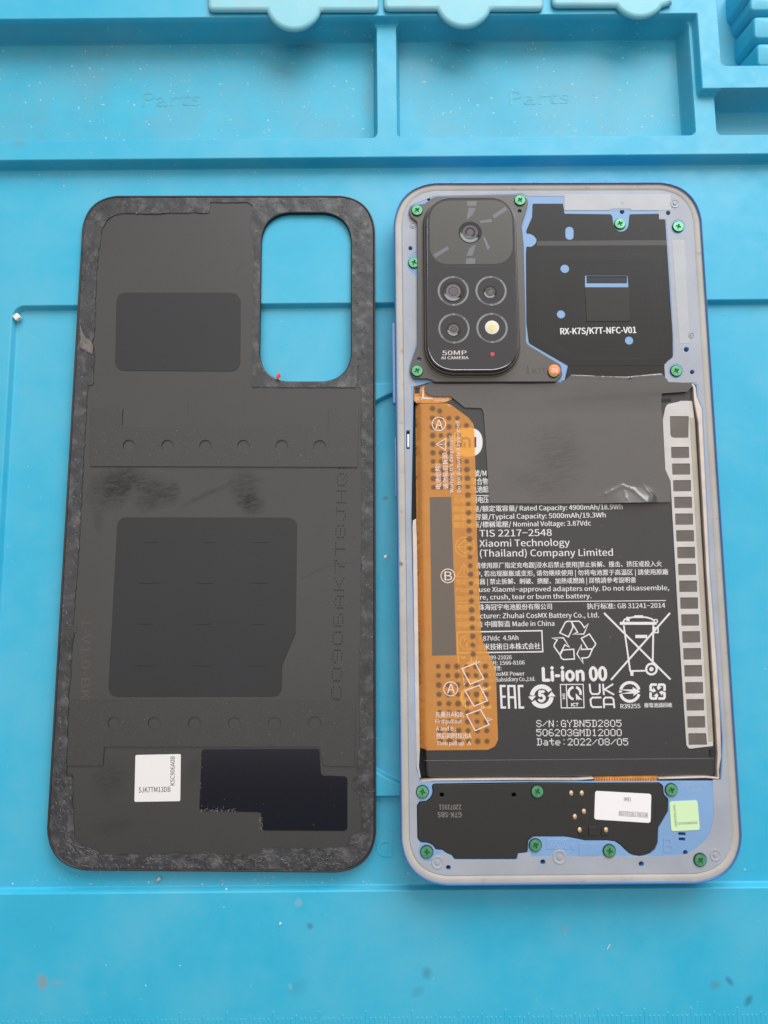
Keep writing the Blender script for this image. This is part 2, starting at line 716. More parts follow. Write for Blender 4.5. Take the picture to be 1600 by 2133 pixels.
ZT1 = floor_for(800, 90, tray_back - 1.3)
tray_back_floor = P(800, 90, ZT1)[1]
x_div0, x_div1 = P(785, 180, ZF)[0], P(826, 180, ZF)[0]
x_t2r = P(1447, 240, ZF)[0]
x_t2r_floor = P(1417, 240, ZT1)[0]
x_t3l = P(1491, 250, ZF)[0]
bay_l, bay_f = P(1499, 90, ZB)[0], P(1550, 137, ZB)[1]
t3_back = P(1550, 183, ZB)[1]
ZT3 = floor_for(1550, 236, t3_back - 1.3)
t3_back_floor = P(1550, 236, ZT3)[1]
div_step = P(1470, 186, ZB)[1]
col_l = P(1455, 90, ZB)[0]
TRAYS = [  # rim rectangle, floor rectangle, floor height
    ((-150, x_div0, tray_front, tray_back), (-149, x_div0 - 0.8, tray_front + 0.8, tray_back_floor), ZT1),
    ((x_div1, x_t2r, tray_front, tray_back), (x_div1 + 0.8, x_t2r_floor, tray_front + 0.8, tray_back_floor), ZT1),
    ((x_t3l, 150, tray_front, t3_back), (x_t3l + 0.8, 149, tray_front + 0.8, t3_back_floor), ZT3),
    ((bay_l, 135, bay_f, 185), (bay_l + 1.4, 134, bay_f + 0.8, 184), -2.0)]


def sstep(x):
    x = np.clip(x, 0, 1)
    return x * x * (3 - 2 * x)


def sdr(X, Y, r, rad):
    cx, cy, hx, hy = (r[0] + r[1]) / 2, (r[2] + r[3]) / 2, (r[1] - r[0]) / 2, (r[3] - r[2]) / 2
    qx, qy = np.abs(X - cx) - hx + rad, np.abs(Y - cy) - hy + rad
    return np.hypot(np.maximum(qx, 0), np.maximum(qy, 0)) + np.minimum(np.maximum(qx, qy), 0) - rad


def matz(X, Y):
    Z = np.full(X.shape, ZO)
    Z = ZO + (ZR - ZO) * sstep(0.5 - sdr(X, Y, rec, 2.6) / 0.9)
    p = sstep(0.5 - sdr(X, Y, pad, 0.5) / 0.5)
    c = sstep(0.5 - (np.hypot(X - pc[0], Y - pc[1]) - prad) / 0.7)
    Z = Z + p * (1 - 0.85 * c) * (ZO - ZR)
    top = np.full(X.shape, ZF)
    back = sstep((Y - (tray_back - 0.4)) / 0.9)
    right = np.where(X > col_l - 0.3, sstep((Y - (div_step - 0.8)) / 1.2), 0) * sstep((X - (col_l - 0.5)) / 0.8)
    top = top + (ZB - ZF) * np.maximum(back, right)
    k = sstep((Y - (ridge_front - 0.9)) / 1.2)
    Z = Z * (1 - k) + top * k
    for rim, flo, zf in TRAYS:
        t = np.maximum.reduce([(flo[0] - X) / (flo[0] - rim[0]), (X - flo[1]) / (rim[1] - flo[1]),
                               (flo[2] - Y) / (flo[2] - rim[2]), (Y - flo[3]) / (rim[3] - flo[3])])
        t = np.maximum(t, 0)
        rr = sdr(X, Y, rim, 1.6) / 0.8 + 1            # rounded corners of the rim
        rr = np.where((np.abs(X - rim[0]) < 3) | (np.abs(X - rim[1]) < 3), rr, -9)
        t = np.clip(np.maximum(t, rr), 0, 1)
        t = 0.75 * t + 0.25 * sstep(t)
        Z = np.where(t < 1, zf + (Z - zf) * t, Z)
    return Z


def lines(lo, hi, coarse, marks):
    s = set(np.round(np.arange(lo, hi + coarse, coarse), 3))
    for m_, w, st in marks:
        s |= set(np.round(np.arange(m_ - w, m_ + w, st), 3))
    a = np.array(sorted(s))
    keep = [a[0]]
    for v in a[1:]:
        if v - keep[-1] > 0.08: keep.append(v)
    return np.array(keep)


gx = lines(-175, 175, 2.0, [(x, 2.2, 0.2) for x in (rec[0], rec[1], x_div0, x_div1, x_t2r, x_t2r_floor, x_t3l, bay_l, col_l)] + [(0, 6, 0.3)])
gy = lines(-140, 190, 2.0, [(y, 1.8, 0.15) for y in (rec[2], rec[3], pad[2], pad[3], ridge_front, tray_front, tray_back, tray_back_floor, t3_back, t3_back_floor, div_step, bay_f)]
           + [(cA[1], 5, 0.25), (cB[1], 5, 0.25)])
X, Y = np.meshgrid(gx, gy)
Z = matz(X, Y)
nx, ny = len(gx), len(gy)
VV = np.stack([X, Y, Z], -1).reshape(-1, 3)
quads = [(j * nx + i, j * nx + i + 1, (j + 1) * nx + i + 1, (j + 1) * nx + i) for j in range(ny - 1) for i in range(nx - 1)]
qa = np.array(quads)
cen = VV[qa].mean(1)
# vertex normals of the whole sheet, so that its parts join without a seam
dzdx = np.gradient(Z, gx, axis=1)
dzdy = np.gradient(Z, gy, axis=0)
NN = np.stack([-dzdx, -dzdy, np.ones_like(Z)], -1).reshape(-1, 3)
NN /= np.linalg.norm(NN, axis=1)[:, None]


def region(mask, name, m, parent, skirt=False):
    f = qa[mask]
    use = np.unique(f)
    idx = -np.ones(len(VV), int)
    idx[use] = np.arange(len(use))
    o = make(name, VV[use], [tuple(t) for t in idx[f]], m, parent)
    o.data.shade_smooth()
    o.data.normals_split_custom_set_from_vertices([tuple(v) for v in NN[use]])
    return o


def inrect(r, e=0.0):
    return (cen[:, 0] > r[0] - e) & (cen[:, 0] < r[1] + e) & (cen[:, 1] > r[2] - e) & (cen[:, 1] < r[3] + e)


mt = [inrect(t[0]) for t in TRAYS]
mr = inrect(rec, 0.6)
rest = ~(mt[0] | mt[1] | mt[2] | mt[3] | mr)
ridge_m = rest & (cen[:, 1] > ridge_front - 1.2)
region(rest & ~ridge_m, "work_surface", M_MAT, mat_root)
region(ridge_m, "tray_rim", M_MAT, mat_root)
region(mr, "recessed_panel", M_MAT, mat_root)
for k in range(3):
    region(mt[k], "parts_tray", M_TRAY, mat_root)
bay = region(mt[3], "screw_bay", M_TRAY, mat_root)
# underside
V, F = slab_geo([(-175, -140), (175, -140), (175, 190), (-175, 190)], [], -6, -5)
make("mat_underside", V, F, M_MAT, mat_root)
# comb blocks in the bay
for (y0, y1, xl) in ((-60, -6, 1555), (-6, 21, 1565), (35, 79, 1573), (91, 136, 1580)):
    a, b = P(xl, y1, ZB), P(xl + 8, y0, ZB)
    w = 24
    q = [(a[0], a[1]), (a[0] + w, a[1]), (b[0] + w, b[1]), (a[0] + 0.2, b[1])]
    V, F = [], []
    q = ccw(rp([(p[0], p[1], 0.9) for p in q]))
    loops = [(offset(q, -1.2), -2.2), (offset(q, -0.15), ZB - 0.5), (offset(q, 0.1), ZB - 0.12), (offset(q, 0.4), ZB)]
    loft(loops, M_MAT, "comb_block", mat_root, 60, cap=True)
# moulded lettering
M_EMB = mat("worn_silicone_lettering", (0.07, 0.40, 0.53), rough=0.55, var=0.15, vscale=0.4)
text(mat_root, "Parts", (296, 222), (418, 219), ZT1 + 0.02, M_EMB, 32, 0.0, name="moulded_word", raise_=0.03)
text(mat_root, "Parts", (1062, 219), (1186, 215), ZT1 + 0.02, M_EMB, 32, 0.0, name="moulded_word", raise_=0.03)
text(mat_root, "d", (784, 1784), (818, 1784), ZR, M_MAT, 52, -0.01, name="moulded_letter", raise_=0.18)
# ruler along the near edge
V, F = [], []
xa, xb = P(0, 2112, 1.0)[0], P(1600, 2112, 1.0)[0]
yt = P(800, 2113, 1.0)[1]
x = -95.0
k = 0
while x < 95:
    l = 4.0 if k % 10 == 0 else 3.2 if k % 5 == 0 else 2.6
    b = len(V)
    for (px_, py_) in ((x, yt - 6), (x + 0.42, yt - 6), (x + 0.42, yt - 3.2 + l), (x, yt - 3.2 + l)):
        V.append((px_, py_, 1.0))
    for (px_, py_) in ((x + .1, yt - 6), (x + 0.32, yt - 6), (x + 0.34, yt - 3.3 + l), (x + .08, yt - 3.3 + l)):
        V.append((px_, py_, 1.07))
    F += [(b + 4, b + 5, b + 6, b + 7)] + [(b + i, b + (i + 1) % 4, b + 4 + (i + 1) % 4, b + 4 + i) for i in range(4)]
    x += 1.0
    k += 1
o = make("ruler_tick", V, F, M_MAT, mat_root)
tag(o, kind="stuff")

# ---------------------------------------------------------------- loose lids of the trays
LABS = ["pale blue silicone lid overhanging the tray printed Parts above the back cover",
        "pale blue silicone lid nearest the divider, tab hanging over the tray above the phone camera",
        "pale blue silicone lid beside the comb blocks, only its tab end in view"]
for (l, r, yb, tc, tr, ty), lab in zip(((434, 787, 19, 612, 58, 60), (801, 1131, 17, 967, 59, 54), (1152, 1400, 10, 1333, 58, 34)), LABS):
    z1 = ZB + 1.3
    yl = yb
    tilt = 0 if l < 1100 else -6
    pts = [(l, yl - 230), (l, yl, 10), (tc - tr - 6, yl, 8)]
    n = 14
    cy_ = ty - tr
    a0 = math.asin(max(-1, min(1, (yl - cy_) / tr)))
    for t in np.linspace(math.pi - a0, a0, n):
        pts.append((tc + tr * math.cos(t), cy_ + tr * math.sin(t)))
    pts += [(tc + tr + 6, yl + tilt, 8), (r, yl + tilt, 10), (r, yl - 230)]
    out = ccw(PL(rp(pts, 0), z1))
    cx = sum(p[0] for p in out) / len(out)
    rt = root("tray_lid", cx, min(p[1] for p in out), ZB, lab, "lid", "pale silicone lids along the mat trays")
    loops = [(offset(out, 0.5), ZB + 0.05), (offset(out, -0.1), ZB + 0.25), (offset(out, -0.25), ZB + 0.6), (offset(out, -0.05), ZB + 1.0), (offset(out, 0.35), z1 - 0.08), (offset(out, 0.7), z1)]
    loft(loops, M_LID, "lid_plate", rt, 70)
    V, F = slab_geo(offset(out, 0.7), [], z1 - 0.3, z1, 0)
    make("lid_top", V, F[len(out):], M_LID, rt)

# ================================================================ detached back cover
cov = root("back_cover", -38, 21, 1.0, "detached black back cover lying inner face up, torn black glue round its edge", "phone back cover")
ZC = 1.95                                     # inner face


def fr(x, y, s, oct=4):
    return noise.fractal(Vector((x * s, y * s, 3.3)), 0.9, 2.1, oct)


CST = []
for px, py, rx, ry, rot, st in [(232, 1018, 6.0, 5.0, 0.4, 0.85), (262, 1000, 5.0, 3.5, 0.3, 0.6), (205, 1085, 1.2, 3.4, 0.2, 0.45), (318, 1034, 4.6, 3.6, 0.5, 0.8), (358, 1026, 2.0, 3.0, 0.0, 0.8), (300, 1005, 6.5, 2.2, 0.1, 0.4),
                                (522, 1048, 3.6, 3.0, -0.3, 0.9), (510, 1012, 4.2, 4.4, 0.0, 0.6), (430, 1030, 7.5, 0.7, 0.45, 0.5), (228, 1622, 4.0, 4.6, -0.5, 0.6),
                                (405, 1600, 1.8, 3.6, -0.3, 0.4), (235, 1722, 5.0, 1.6, 0.1, 0.45)]:
    x, y = P(px, py, ZC)
    CST.append((x + 38, y - 21, rx, ry, rot, st * (0.5 if py > 1500 else 0.75), (0.012, 0.012, 0.012)))
M_COVER = mat("black_matte_plastic", (0.035, 0.033, 0.0315), rough=0.38, spec=0.70, greasy=True, var=0.10, vscale=0.02, bump=0.006, bscale=9.0, stains=CST,
              speck=(2.2, 0.76, (0.3, 0.29, 0.28), 0.35))
M_EDGE = mat("black_cover_edge", (0.020, 0.018, 0.022), rough=0.32)
M_PAD = mat("dark_graphite_pad", (0.015, 0.016, 0.019), rough=0.42, spec=0.52, bump=0.005, bscale=9.0, var=0.06, vscale=0.05, speck=(2.2, 0.78, (0.2, 0.2, 0.2), 0.3))
M_STRIP = mat("textured_black_tape", (0.033, 0.031, 0.029), rough=0.44, spec=0.7, bump=0.022, bscale=2.6, speck=(2.4, 0.70, (0.22, 0.21, 0.20), 0.45))
M_GLUE = mat("torn_black_glue", (0.026, 0.026, 0.030), rough=0.42, spec=0.7, bump=0.03, bscale=1.6, var=0.35, vscale=0.12, rvar=0.12,
             smear=(0.35, 0.50, 0.78, (0.20, 0.185, 0.18), 0.55), speck=(1.7, 0.70, (0.42, 0.39, 0.37), 0.4))
M_GLOSS = mat("glossy_black_film", (0.006, 0.006, 0.012), rough=0.16, spec=0.35, speck=(2.2, 0.79, (0.4, 0.4, 0.4), 0.5))
M_LABEL = mat("white_paper_label", (0.80, 0.76, 0.745), rough=0.6)
M_INK = mat("black_print", (0.03, 0.03, 0.03), rough=0.6)
M_HOLE = mat("laser_dot", (0.008, 0.007, 0.007), rough=0.7)
M_FAINT = mat("faint_brown_print", (0.085, 0.068, 0.056), rough=0.5)

outl = ccw(PL(rp([(175.2, 408, 74), (781.5, 407.5, 74), (784, 1818.5, 84), (93, 1813, 84)], n=12), ZC))
camhole_px = rp([(545.5, 443.7), (731.2, 443.7), (731.2, 794.4), (540.5, 794.4)], 58, n=10)
hole = ccw(PL(camhole_px, ZC))
# shell: floor plate, cutout wall, outer wall with rounded lip
V, F = slab_geo(offset(outl, 0.55), [hole], 1.12, ZC, 0.0, bottom=True)
make("shell", V, F, M_COVER, cov, 30)
loft([(offset(outl, 1.6), 1.06), (offset(outl, 0.7), 1.12), (offset(outl, 0.18), 1.45), (outl, 1.95), (offset(outl, 0.06), 2.12),
      (offset(outl, 0.28), 2.16), (offset(outl, 0.5), 2.06), (offset(outl, 0.56), 1.9)], M_EDGE, "rim", cov, 60)
loft([(hole, 1.12), (hole, ZC + 0.02), (offset(hole, -0.12), ZC + 0.12), (offset(hole, -0.3), ZC + 0.14)], M_EDGE, "camera_cutout_edge", cov, 60)

inner = [(208.6, 499), (212, 476), (222, 459), (238, 448), (257.5, 444), (300, 445), (340, 444), (380, 443), (436, 443), (438, 421), (480, 421), (516, 421), (527, 428), (523, 452), (525, 490), (530, 520), (528, 580),
         (527, 635), (526, 720), (525, 806), (620, 807), (690, 806.5), (742, 807), (744, 762), (747, 762), (748, 806), (752.6, 809), (752, 880), (753, 960), (754, 1090), (752.5, 1200), (751.6, 1300), (749.5, 1400), (750, 1500),
         (749, 1550), (745, 1590), (744, 1618), (735, 1623), (733, 1640), (741, 1650), (750, 1655), (754, 1690), (755, 1712), (750, 1732), (738, 1738), (728, 1744), (726, 1756), (721, 1766),
         (660, 1768), (600, 1767), (560, 1767), (547, 1768), (541, 1778), (520, 1782), (460, 1779), (440, 1776), (427, 1779), (385, 1778), (372, 1775), (350, 1780), (280, 1780), (215, 1780), (200, 1770), (188, 1766), (165, 1754), (154, 1747),
         (152, 1700), (151, 1660), (150, 1615), (139, 1613), (138.5, 1580), (141, 1505), (144, 1440), (147.5, 1392), (150, 1350), (154, 1318), (160, 1316), (158, 1304), (152, 1302), (154, 1280), (157, 1240), (162, 1180), (166, 1100),
         (171, 1010), (176, 920), (180, 860), (183, 803), (193.7, 801), (195, 760), (197, 735), (191, 722), (196, 700), (199, 620), (201, 580), (205, 530)]
rng = random.Random(5)
jag = []
for i, p in enumerate(inner):                   # torn, uneven inner edge
    q = inner[(i + 1) % len(inner)]
    L = math.hypot(q[0] - p[0], q[1] - p[1])
    k = max(1, int(L / 7))
    for t in range(k):
        a = t / k
        am = 0.7 if (p[1] < 450 or 800 < p[1] < 808) else 1.5
        jag.append((p[0] + (q[0] - p[0]) * a + rng.uniform(-am, am) * (t > 0), p[1] + (q[1] - p[1]) * a + rng.uniform(-am, am) * (t > 0)))


def pip_in(pt, poly):
    r = False
    for i in range(len(poly)):
        a, b = poly[i - 1], poly[i]
        if (a[1] > pt[1]) != (b[1] > pt[1]) and pt[0] < (b[0] - a[0]) * (pt[1] - a[1]) / (b[1] - a[1]) + a[0]:
            r = not r
    return r


def glue_z(x, y):
    return ZC + 0.20 + 0.10 * fr(x, y, 0.35) + 0.10 * fr(x + 40, y, 1.1, 3) * max(0.0, min(1.0, 0.5 + 1.6 * fr(x - 70, y + 9, 0.12, 2)))


sheet("adhesive_border", offset(outl, 0.6), ZC + 0.2, M_GLUE, cov, holes=[PL(jag, ZC + 0.2), offset(hole, -0.25)], step=0.62, zfun=glue_z, thick=0.3, px=False, smooth=50)

# torn strands and scraped flakes along the glue
M_STRAND = mat("scraped_glue_strand", (0.21, 0.20, 0.19), rough=0.5, var=0.5, vscale=0.5)
ring_o, ring_i = offset(outl, 0.9), PL(inner, ZC)
NO = len(ring_o)
V, F = [], []
per = []
for i in range(NO):
    a, b = np.array(ring_o[i - 1]), np.array(ring_o[i])
    L = float(np.linalg.norm(b - a))
    for t in range(max(1, int(L / 0.35))):
        per.append((a + (b - a) * (t * 0.35 / max(L, 1e-6)), (b - a) / max(L, 1e-6)))
ylo, yhi = min(p[1] for p in outl), max(p[1] for p in outl)
for q, d in per:
    v_ = (q[1] - ylo) / (yhi - ylo)
    dens_ = 4.2 if v_ < 0.03 else 2.4 if v_ < 0.22 else 1.7 if q[0] > -20 and v_ < 0.75 else 1.1 if v_ < 0.75 else 0.55
    n_ = np.array([-d[1], d[0]])
    for _ in range(int(dens_ + rng.random())):
        w_ = rng.random() ** 0.8 * (5.6 if v_ > 0.9 and q[0] < -20 else 3.9 if v_ > 0.02 else 4.2)
        c0 = q + n_ * w_
        if pip_in(c0, ring_i) or pip_in(c0, hole): continue
        a = math.atan2(d[1], d[0]) + rng.gauss(0, 0.75)
        l = min(2.2, rng.expovariate(1 / 0.75) + 0.15)
        hw = rng.uniform(0.015, 0.06)
        u = np.array([math.cos(a), math.sin(a)])
        m_ = np.array([-u[1], u[0]])
        bend = rng.uniform(-0.25, 0.25) * l
        c1 = c0 + u * l * 0.5 + m_ * bend
        c2 = c0 + u * l
        if pip_in(c2, ring_i) or pip_in(c2, hole): continue
        b0 = len(V)
        for cc, ww, zz_ in ((c0, 0.2, 0.0), (c1, 1.0, 0.09), (c2, 0.2, 0.0)):
            z_ = glue_z(cc[0], cc[1])
            V += [(cc[0] - m_[0] * hw * ww, cc[1] - m_[1] * hw * ww, z_), (cc[0], cc[1], z_ + 0.02 + zz_), (cc[0] + m_[0] * hw * ww, cc[1] + m_[1] * hw * ww, z_)]
        for k in range(2):
            F += [(b0 + 3 * k, b0 + 3 * k + 1, b0 + 3 * k + 4, b0 + 3 * k + 3), (b0 + 3 * k + 1, b0 + 3 * k + 2, b0 + 3 * k + 5, b0 + 3 * k + 4)]
tag(make("glue_strand", V, F, M_STRAND, cov), kind="stuff")
# the pale peeled flake on the left side
sheet("peeled_flake", [(166, 675), (171, 690), (178, 702), (190, 712), (194, 722), (193, 738), (184, 733), (172, 727), (164, 722), (168, 705)], ZC + 0.42, mat("tan_peeled_glue", (0.15, 0.13, 0.118), rough=0.45, var=0.4, vscale=0.6), cov, step=0.5, zfun=lambda x, y: ZC + 0.45 + 0.12 * fr(x, y, 0.8), thick=0.2)

slab("antenna_pad", rp([(243, 609), (502, 609), (500, 773.5), (239.5, 772)], 19), ZC - 0.1, ZC + 0.09, M_PAD, cov, cham=0.05)
slab("graphite_sheet", rp([(245, 1077.5), (619, 1077.5), (615.6, 1320, 8), (587.7, 1386, 8), (586, 1451), (225, 1451)], 18), ZC - 0.1, ZC + 0.12, M_PAD, cov, cham=0.05)
gsheet = bpy.data.objects["graphite_sheet"]
M_SLIT = mat("knife_slit", (0.004, 0.004, 0.004), rough=0.8)
for yy, xs in ((1129.6, ((299, 331), (425, 450), (524, 562))), (1214.7, ((290, 333), (409.5, 448), (522, 560))), (1300, ((285, 318.5), (404, 442), (519, 559))), (1387, ((282, 325), (402, 440), (516.5, 555)))):
    for a, b in xs:
        symbol(gsheet, "knife_slit", [('s', [(a, yy), ((a + b) / 2, yy + 0.8), (b, yy)], 1.1)], ZC + 0.125, M_SLIT)

slab("tape_strip", [(189, 850.6), (255.6, 850.6), (253, 887.5), (684, 887.5), (685, 854), (746, 852.4), (745, 973), (187.7, 971)], ZC - 0.1, ZC + 0.32, M_STRIP, cov,
     holes=[circ(x, y, 13) for x, y in ((268.7, 929), (349, 929), (428, 929.4), (507, 929.4), (587, 929.4), (666, 930))], cham=0.03)
slab("tape_strip", [(147.5, 1459), (740, 1461.4), (739, 1597), (674, 1595), (665, 1555.5), (217, 1555.5), (214, 1595), (138.5, 1595)], ZC - 0.1, ZC + 0.30, M_STRIP, cov,
     holes=[circ(x, y, 13.5) for x, y in ((237.5, 1507), (321.7, 1507), (405.4, 1507), (488.6, 1507), (572, 1507), (656, 1506))], cham=0.03)
slab("glossy_film_patch", rp([(420, 1561), (665, 1560), (668.6, 1615), (723.6, 1617.5), (723.6, 1731), (546, 1730), (543.5, 1692), (415, 1689.5)], 7), ZC - 0.1, ZC + 0.16, M_GLOSS, cov, cham=0.06)
# frayed pale fibres along the film's torn lower edge
M_FRAY = mat("frayed_adhesive", (0.30, 0.27, 0.23), rough=0.6, var=0.4, vscale=1.0)
V, F = [], []
for k in range(90):
    px = rng.uniform(416, 492) if k < 60 else rng.choice((rng.uniform(417, 420), rng.uniform(541, 547)))
    py = 1690 - abs(rng.gauss(0, 4)) if k < 60 else (rng.uniform(1565, 1690) if px < 430 else rng.uniform(1693, 1728))
    a = rng.uniform(0, math.pi)
    l = rng.uniform(1.0, 4.5)
    c0 = P(px, py, ZC + 0.2)
    c1 = P(px + l * math.cos(a), py + l * math.sin(a), ZC + 0.2)
    w = 0.035
    n_ = (-(c1[1] - c0[1]), c1[0] - c0[0])
    nl = math.hypot(*n_)
    n_ = (n_[0] / nl * w, n_[1] / nl * w)
    b = len(V)
    V += [(c0[0] + n_[0], c0[1] + n_[1], ZC + 0.17), (c0[0] - n_[0], c0[1] - n_[1], ZC + 0.17), (c1[0], c1[1], ZC + 0.24)]
    F.append((b, b + 1, b + 2))
tag(make("frayed_fibres", V, F, M_FRAY, cov), kind="stuff")
lab = slab("paper_label", rp([(282, 1573), (376.5, 1571), (375.4, 1669), (279.8, 1670.6)], 3), ZC - 0.1, ZC + 0.12, M_LABEL, cov, cham=0.03)
text(lab, "SJK7TM13DB", (288.8, 1651), (355, 1649.6), ZC + 0.128, M_INK, 10.5)
text(lab, "KSC906A0B", (363.8, 1636), (364.2, 1575.5), ZC + 0.128, M_INK, 9.5)
dots(cov, "C0906AK7T8JHQ8", (711.5, 1460), (724, 949), 22, ZC + 0.012, M_HOLE, size=0.62)
text(cov, "1-V1.0-BK", (171, 1290), (168, 1459), ZC + 0.012, M_FAINT, 19, -0.01)
# fine scratches
sc_items = [('s', [(628, 1206), (660, 1188), (695, 1177), (745, 1170)], 0.7), ('s', [(700, 1126), (725, 1123), (744, 1116)], 0.6), ('s', [(489, 578), (497, 560), (508, 545)], 0.7), ('s', [(391, 835), (392, 866)], 0.7)]
M_SCR = mat("scratch_mark", (0.022, 0.021, 0.02), rough=0.5)
for it_ in sc_items:
    symbol(cov, "fine_scratch", [it_], ZC + 0.01, M_SCR)

# ================================================================ phone
pho = root("phone", 39.8, 20, 1.0, "opened blue smartphone without its back, battery, camera block and circuit covers showing", "smartphone")
ZP = 7.0                                      # mid plate
M_RIM = mat("blue_metallic_rim", (0.10, 0.24, 0.56), rough=0.22, metal=0.35, spec=0.6, coat=0.5)
M_LEDGE = mat("beige_ledge", (0.44, 0.41, 0.37), rough=0.40, var=0.10, vscale=0.12, smear=(0.35, 0.62, 0.72, (0.25, 0.22, 0.2), 0.5))
M_BLUE = mat("pale_blue_plastic", (0.205, 0.355, 0.59), rough=0.42, var=0.06, vscale=0.1)
M_FILM = mat("grey_adhesive_film", (0.36, 0.375, 0.42), rough=0.40, var=0.09, vscale=0.12, bump=0.006, bscale=2.5, speck=(1.6, 0.74, (0.55, 0.55, 0.56), 0.4))
M_FILM2 = mat("milky_tape", (0.43, 0.435, 0.46), rough=0.35, var=0.05, vscale=0.2)
M_DARK = mat("dark_parts_and_shade", (0.012, 0.014, 0.018), rough=0.6)  # near-black for real dark parts and for painted shade
M_BRACKET = mat("taupe_bracket", (0.080, 0.068, 0.059), rough=0.38, bump=0.004, bscale=8.0, spec=0.7)
M_BLACKGLOSS = mat("black_gloss_rim", (0.010, 0.010, 0.012), rough=0.12, spec=0.6)
M_GLASS = mat("black_camera_glass", (0.018, 0.018, 0.020), rough=0.22, spec=0.6)
M_NFC = mat("black_antenna_film", (0.015, 0.014, 0.013), rough=0.36, spec=0.32, bump=0.003, bscale=7.0, var=0.08, vscale=0.03, speck=(2.0, 0.78, (0.3, 0.3, 0.3), 0.4))
M_FLAP = mat("black_antenna_flap", (0.021, 0.019, 0.015), rough=0.38, spec=0.35, bump=0.01, bscale=0.6)
M_BATT = mat("battery_wrap", (0.027, 0.024, 0.025), rough=0.36, spec=0.62, var=0.08, vscale=0.03, bump=0.003, bscale=8.0, speck=(2.1, 0.77, (0.35, 0.34, 0.34), 0.4))
M_PRINT = mat("white_print", (0.74, 0.71, 0.70), rough=0.6)
M_TAPE = mat("black_foil_tape", (0.050, 0.043, 0.039), rough=0.28, spec=0.8, coat=0.6, bump=0.008, bscale=0.5, greasy=True, speck=(2.2, 0.78, (0.3, 0.3, 0.3), 0.4),
             stains=[(P(1165, 950, 6.4)[0] - 39.8, P(1165, 950, 6.4)[1] - 20, 6.5, 8.0, 0.4, 0.40, (0.028, 0.024, 0.022)), (P(1120, 1010, 6.4)[0] - 39.8, P(1120, 1010, 6.4)[1] - 20, 7.5, 3.5, -0.3, 0.30, (0.028, 0.024, 0.022))])
M_COPPER = mat("copper_flex", (0.60, 0.24, 0.05), rough=0.3, metal=0.3, var=0.3, vscale=0.6)
M_RAIL = mat("cream_metal_edge", (0.62, 0.53, 0.46), rough=0.3, metal=0.35, var=0.1, vscale=0.3)
M_MODULE = mat("dark_grey_module", (0.022, 0.021, 0.0195), rough=0.40, bump=0.008, bscale=6.0, var=0.05, vscale=0.1)
M_SCREW = mat("green_screw", (0.125, 0.40, 0.20), rough=0.28, metal=0.6, var=0.25, vscale=1.2, spec=0.6)
M_SCREWD = mat("dark_green_recess", (0.01, 0.13, 0.05), rough=0.5)
M_GOLD = mat("gold_contact", (0.85, 0.62, 0.36), rough=0.3, metal=0.7)
M_STICK = mat("white_sticker", (0.86, 0.82, 0.81), rough=0.55)
M_GSTICK = mat("pale_green_sticker", (0.62, 0.80, 0.47), rough=0.55)
M_LASER = mat("laser_grey_print", (0.26, 0.235, 0.215), rough=0.5)

# ---- frame: rounded side wall and blue lip
fo = ccw(PL(rp([(818.5, 381, 88), (1456.7, 379.5, 88), (1552, 1840, 98), (834.5, 1846, 98)], n=16), 7.0))
loft([(offset(fo, 1.9), 1.02), (offset(fo, 0.9), 1.15), (offset(fo, 0.3), 1.9), (offset(fo, 0.05), 3.2), (fo, 4.6), (fo, 6.2), (offset(fo, 0.05), 7.0),
      (offset(fo, 0.14), 7.4), (offset(fo, 0.26), 7.58), (offset(fo, 0.38), 7.6), (offset(fo, 0.46), 7.5), (offset(fo, 0.50), 7.0)], M_RIM, "side_frame", pho, 60)
loft([(offset(fo, 0.50), 7.04), (offset(fo, 0.8), 7.08), (offset(fo, 1.2), 7.10), (offset(fo, 1.85), 6.99), (offset(fo, 2.1), 6.80)], M_LEDGE, "cover_ledge", pho, 35)
# side keys
for y0, y1, xo in ((673, 841, 816.0), (911, 1035, 821.3)):
    a, b = P(xo, y0, 5.2), P(xo + (y1 - y0) * 0.013, y1, 5.2)
    q = [(a[0], a[1]), (a[0] + 1.2, a[1]), (b[0] + 1.2, b[1]), (b[0], b[1])]
    V, F = slab_geo(rp(q, 0.25, 4), [], 3.9, 5.6, 0.18)
    make("side_key", V, F, mat("blue_side_key", (0.22, 0.38, 0.66), rough=0.25, metal=0.4), pho, 50)

# ---- mid plate with battery bay, module bay and small through holes
MODULE = [(904, 1634, 5), (1105, 1631), (1237, 1632), (1372, 1631.5, 4), (1380, 1637, 4), (1382, 1656, 3), (1391, 1665, 3), (1390.5, 1690, 4), (1370, 1725, 6), (1369, 1755), (1364, 1768), (1354, 1777),
          (1343, 1781), (1332, 1782.5), (1320, 1780.5), (1312, 1777), (1304, 1770), (1294, 1760), (1282, 1752, 6), (1265, 1750), (1220, 1750, 6), (1185, 1743), (1176, 1742), (1110, 1742, 12), (1099, 1752, 6),
          (1098, 1775, 3), (1078, 1777, 2), (1075, 1789, 2), (948, 1789, 2), (942, 1781, 2), (932, 1777, 3), (922, 1770, 3), (909, 1769, 3), (903, 1761), (897, 1757.5), (891, 1755), (877, 1754, 5), (871, 1746, 6), (870, 1678, 5),
          (875, 1671, 4), (888, 1670), (896, 1664), (901, 1656), (902.5, 1648), (901, 1637, 4)]
MOD = rp(MODULE)
BAY = [(862, 806), (893, 796.5), (1440, 796.5, 3), (1451, 803, 3), (1452, 828), (1462, 850), (1478, 1190), (1505, 1540), (1503, 1600), (1501, 1627, 4), (905, 1628), (876, 1630, 4), (868, 1602), (857, 1080), (861, 840)]
BAY = rp(BAY)
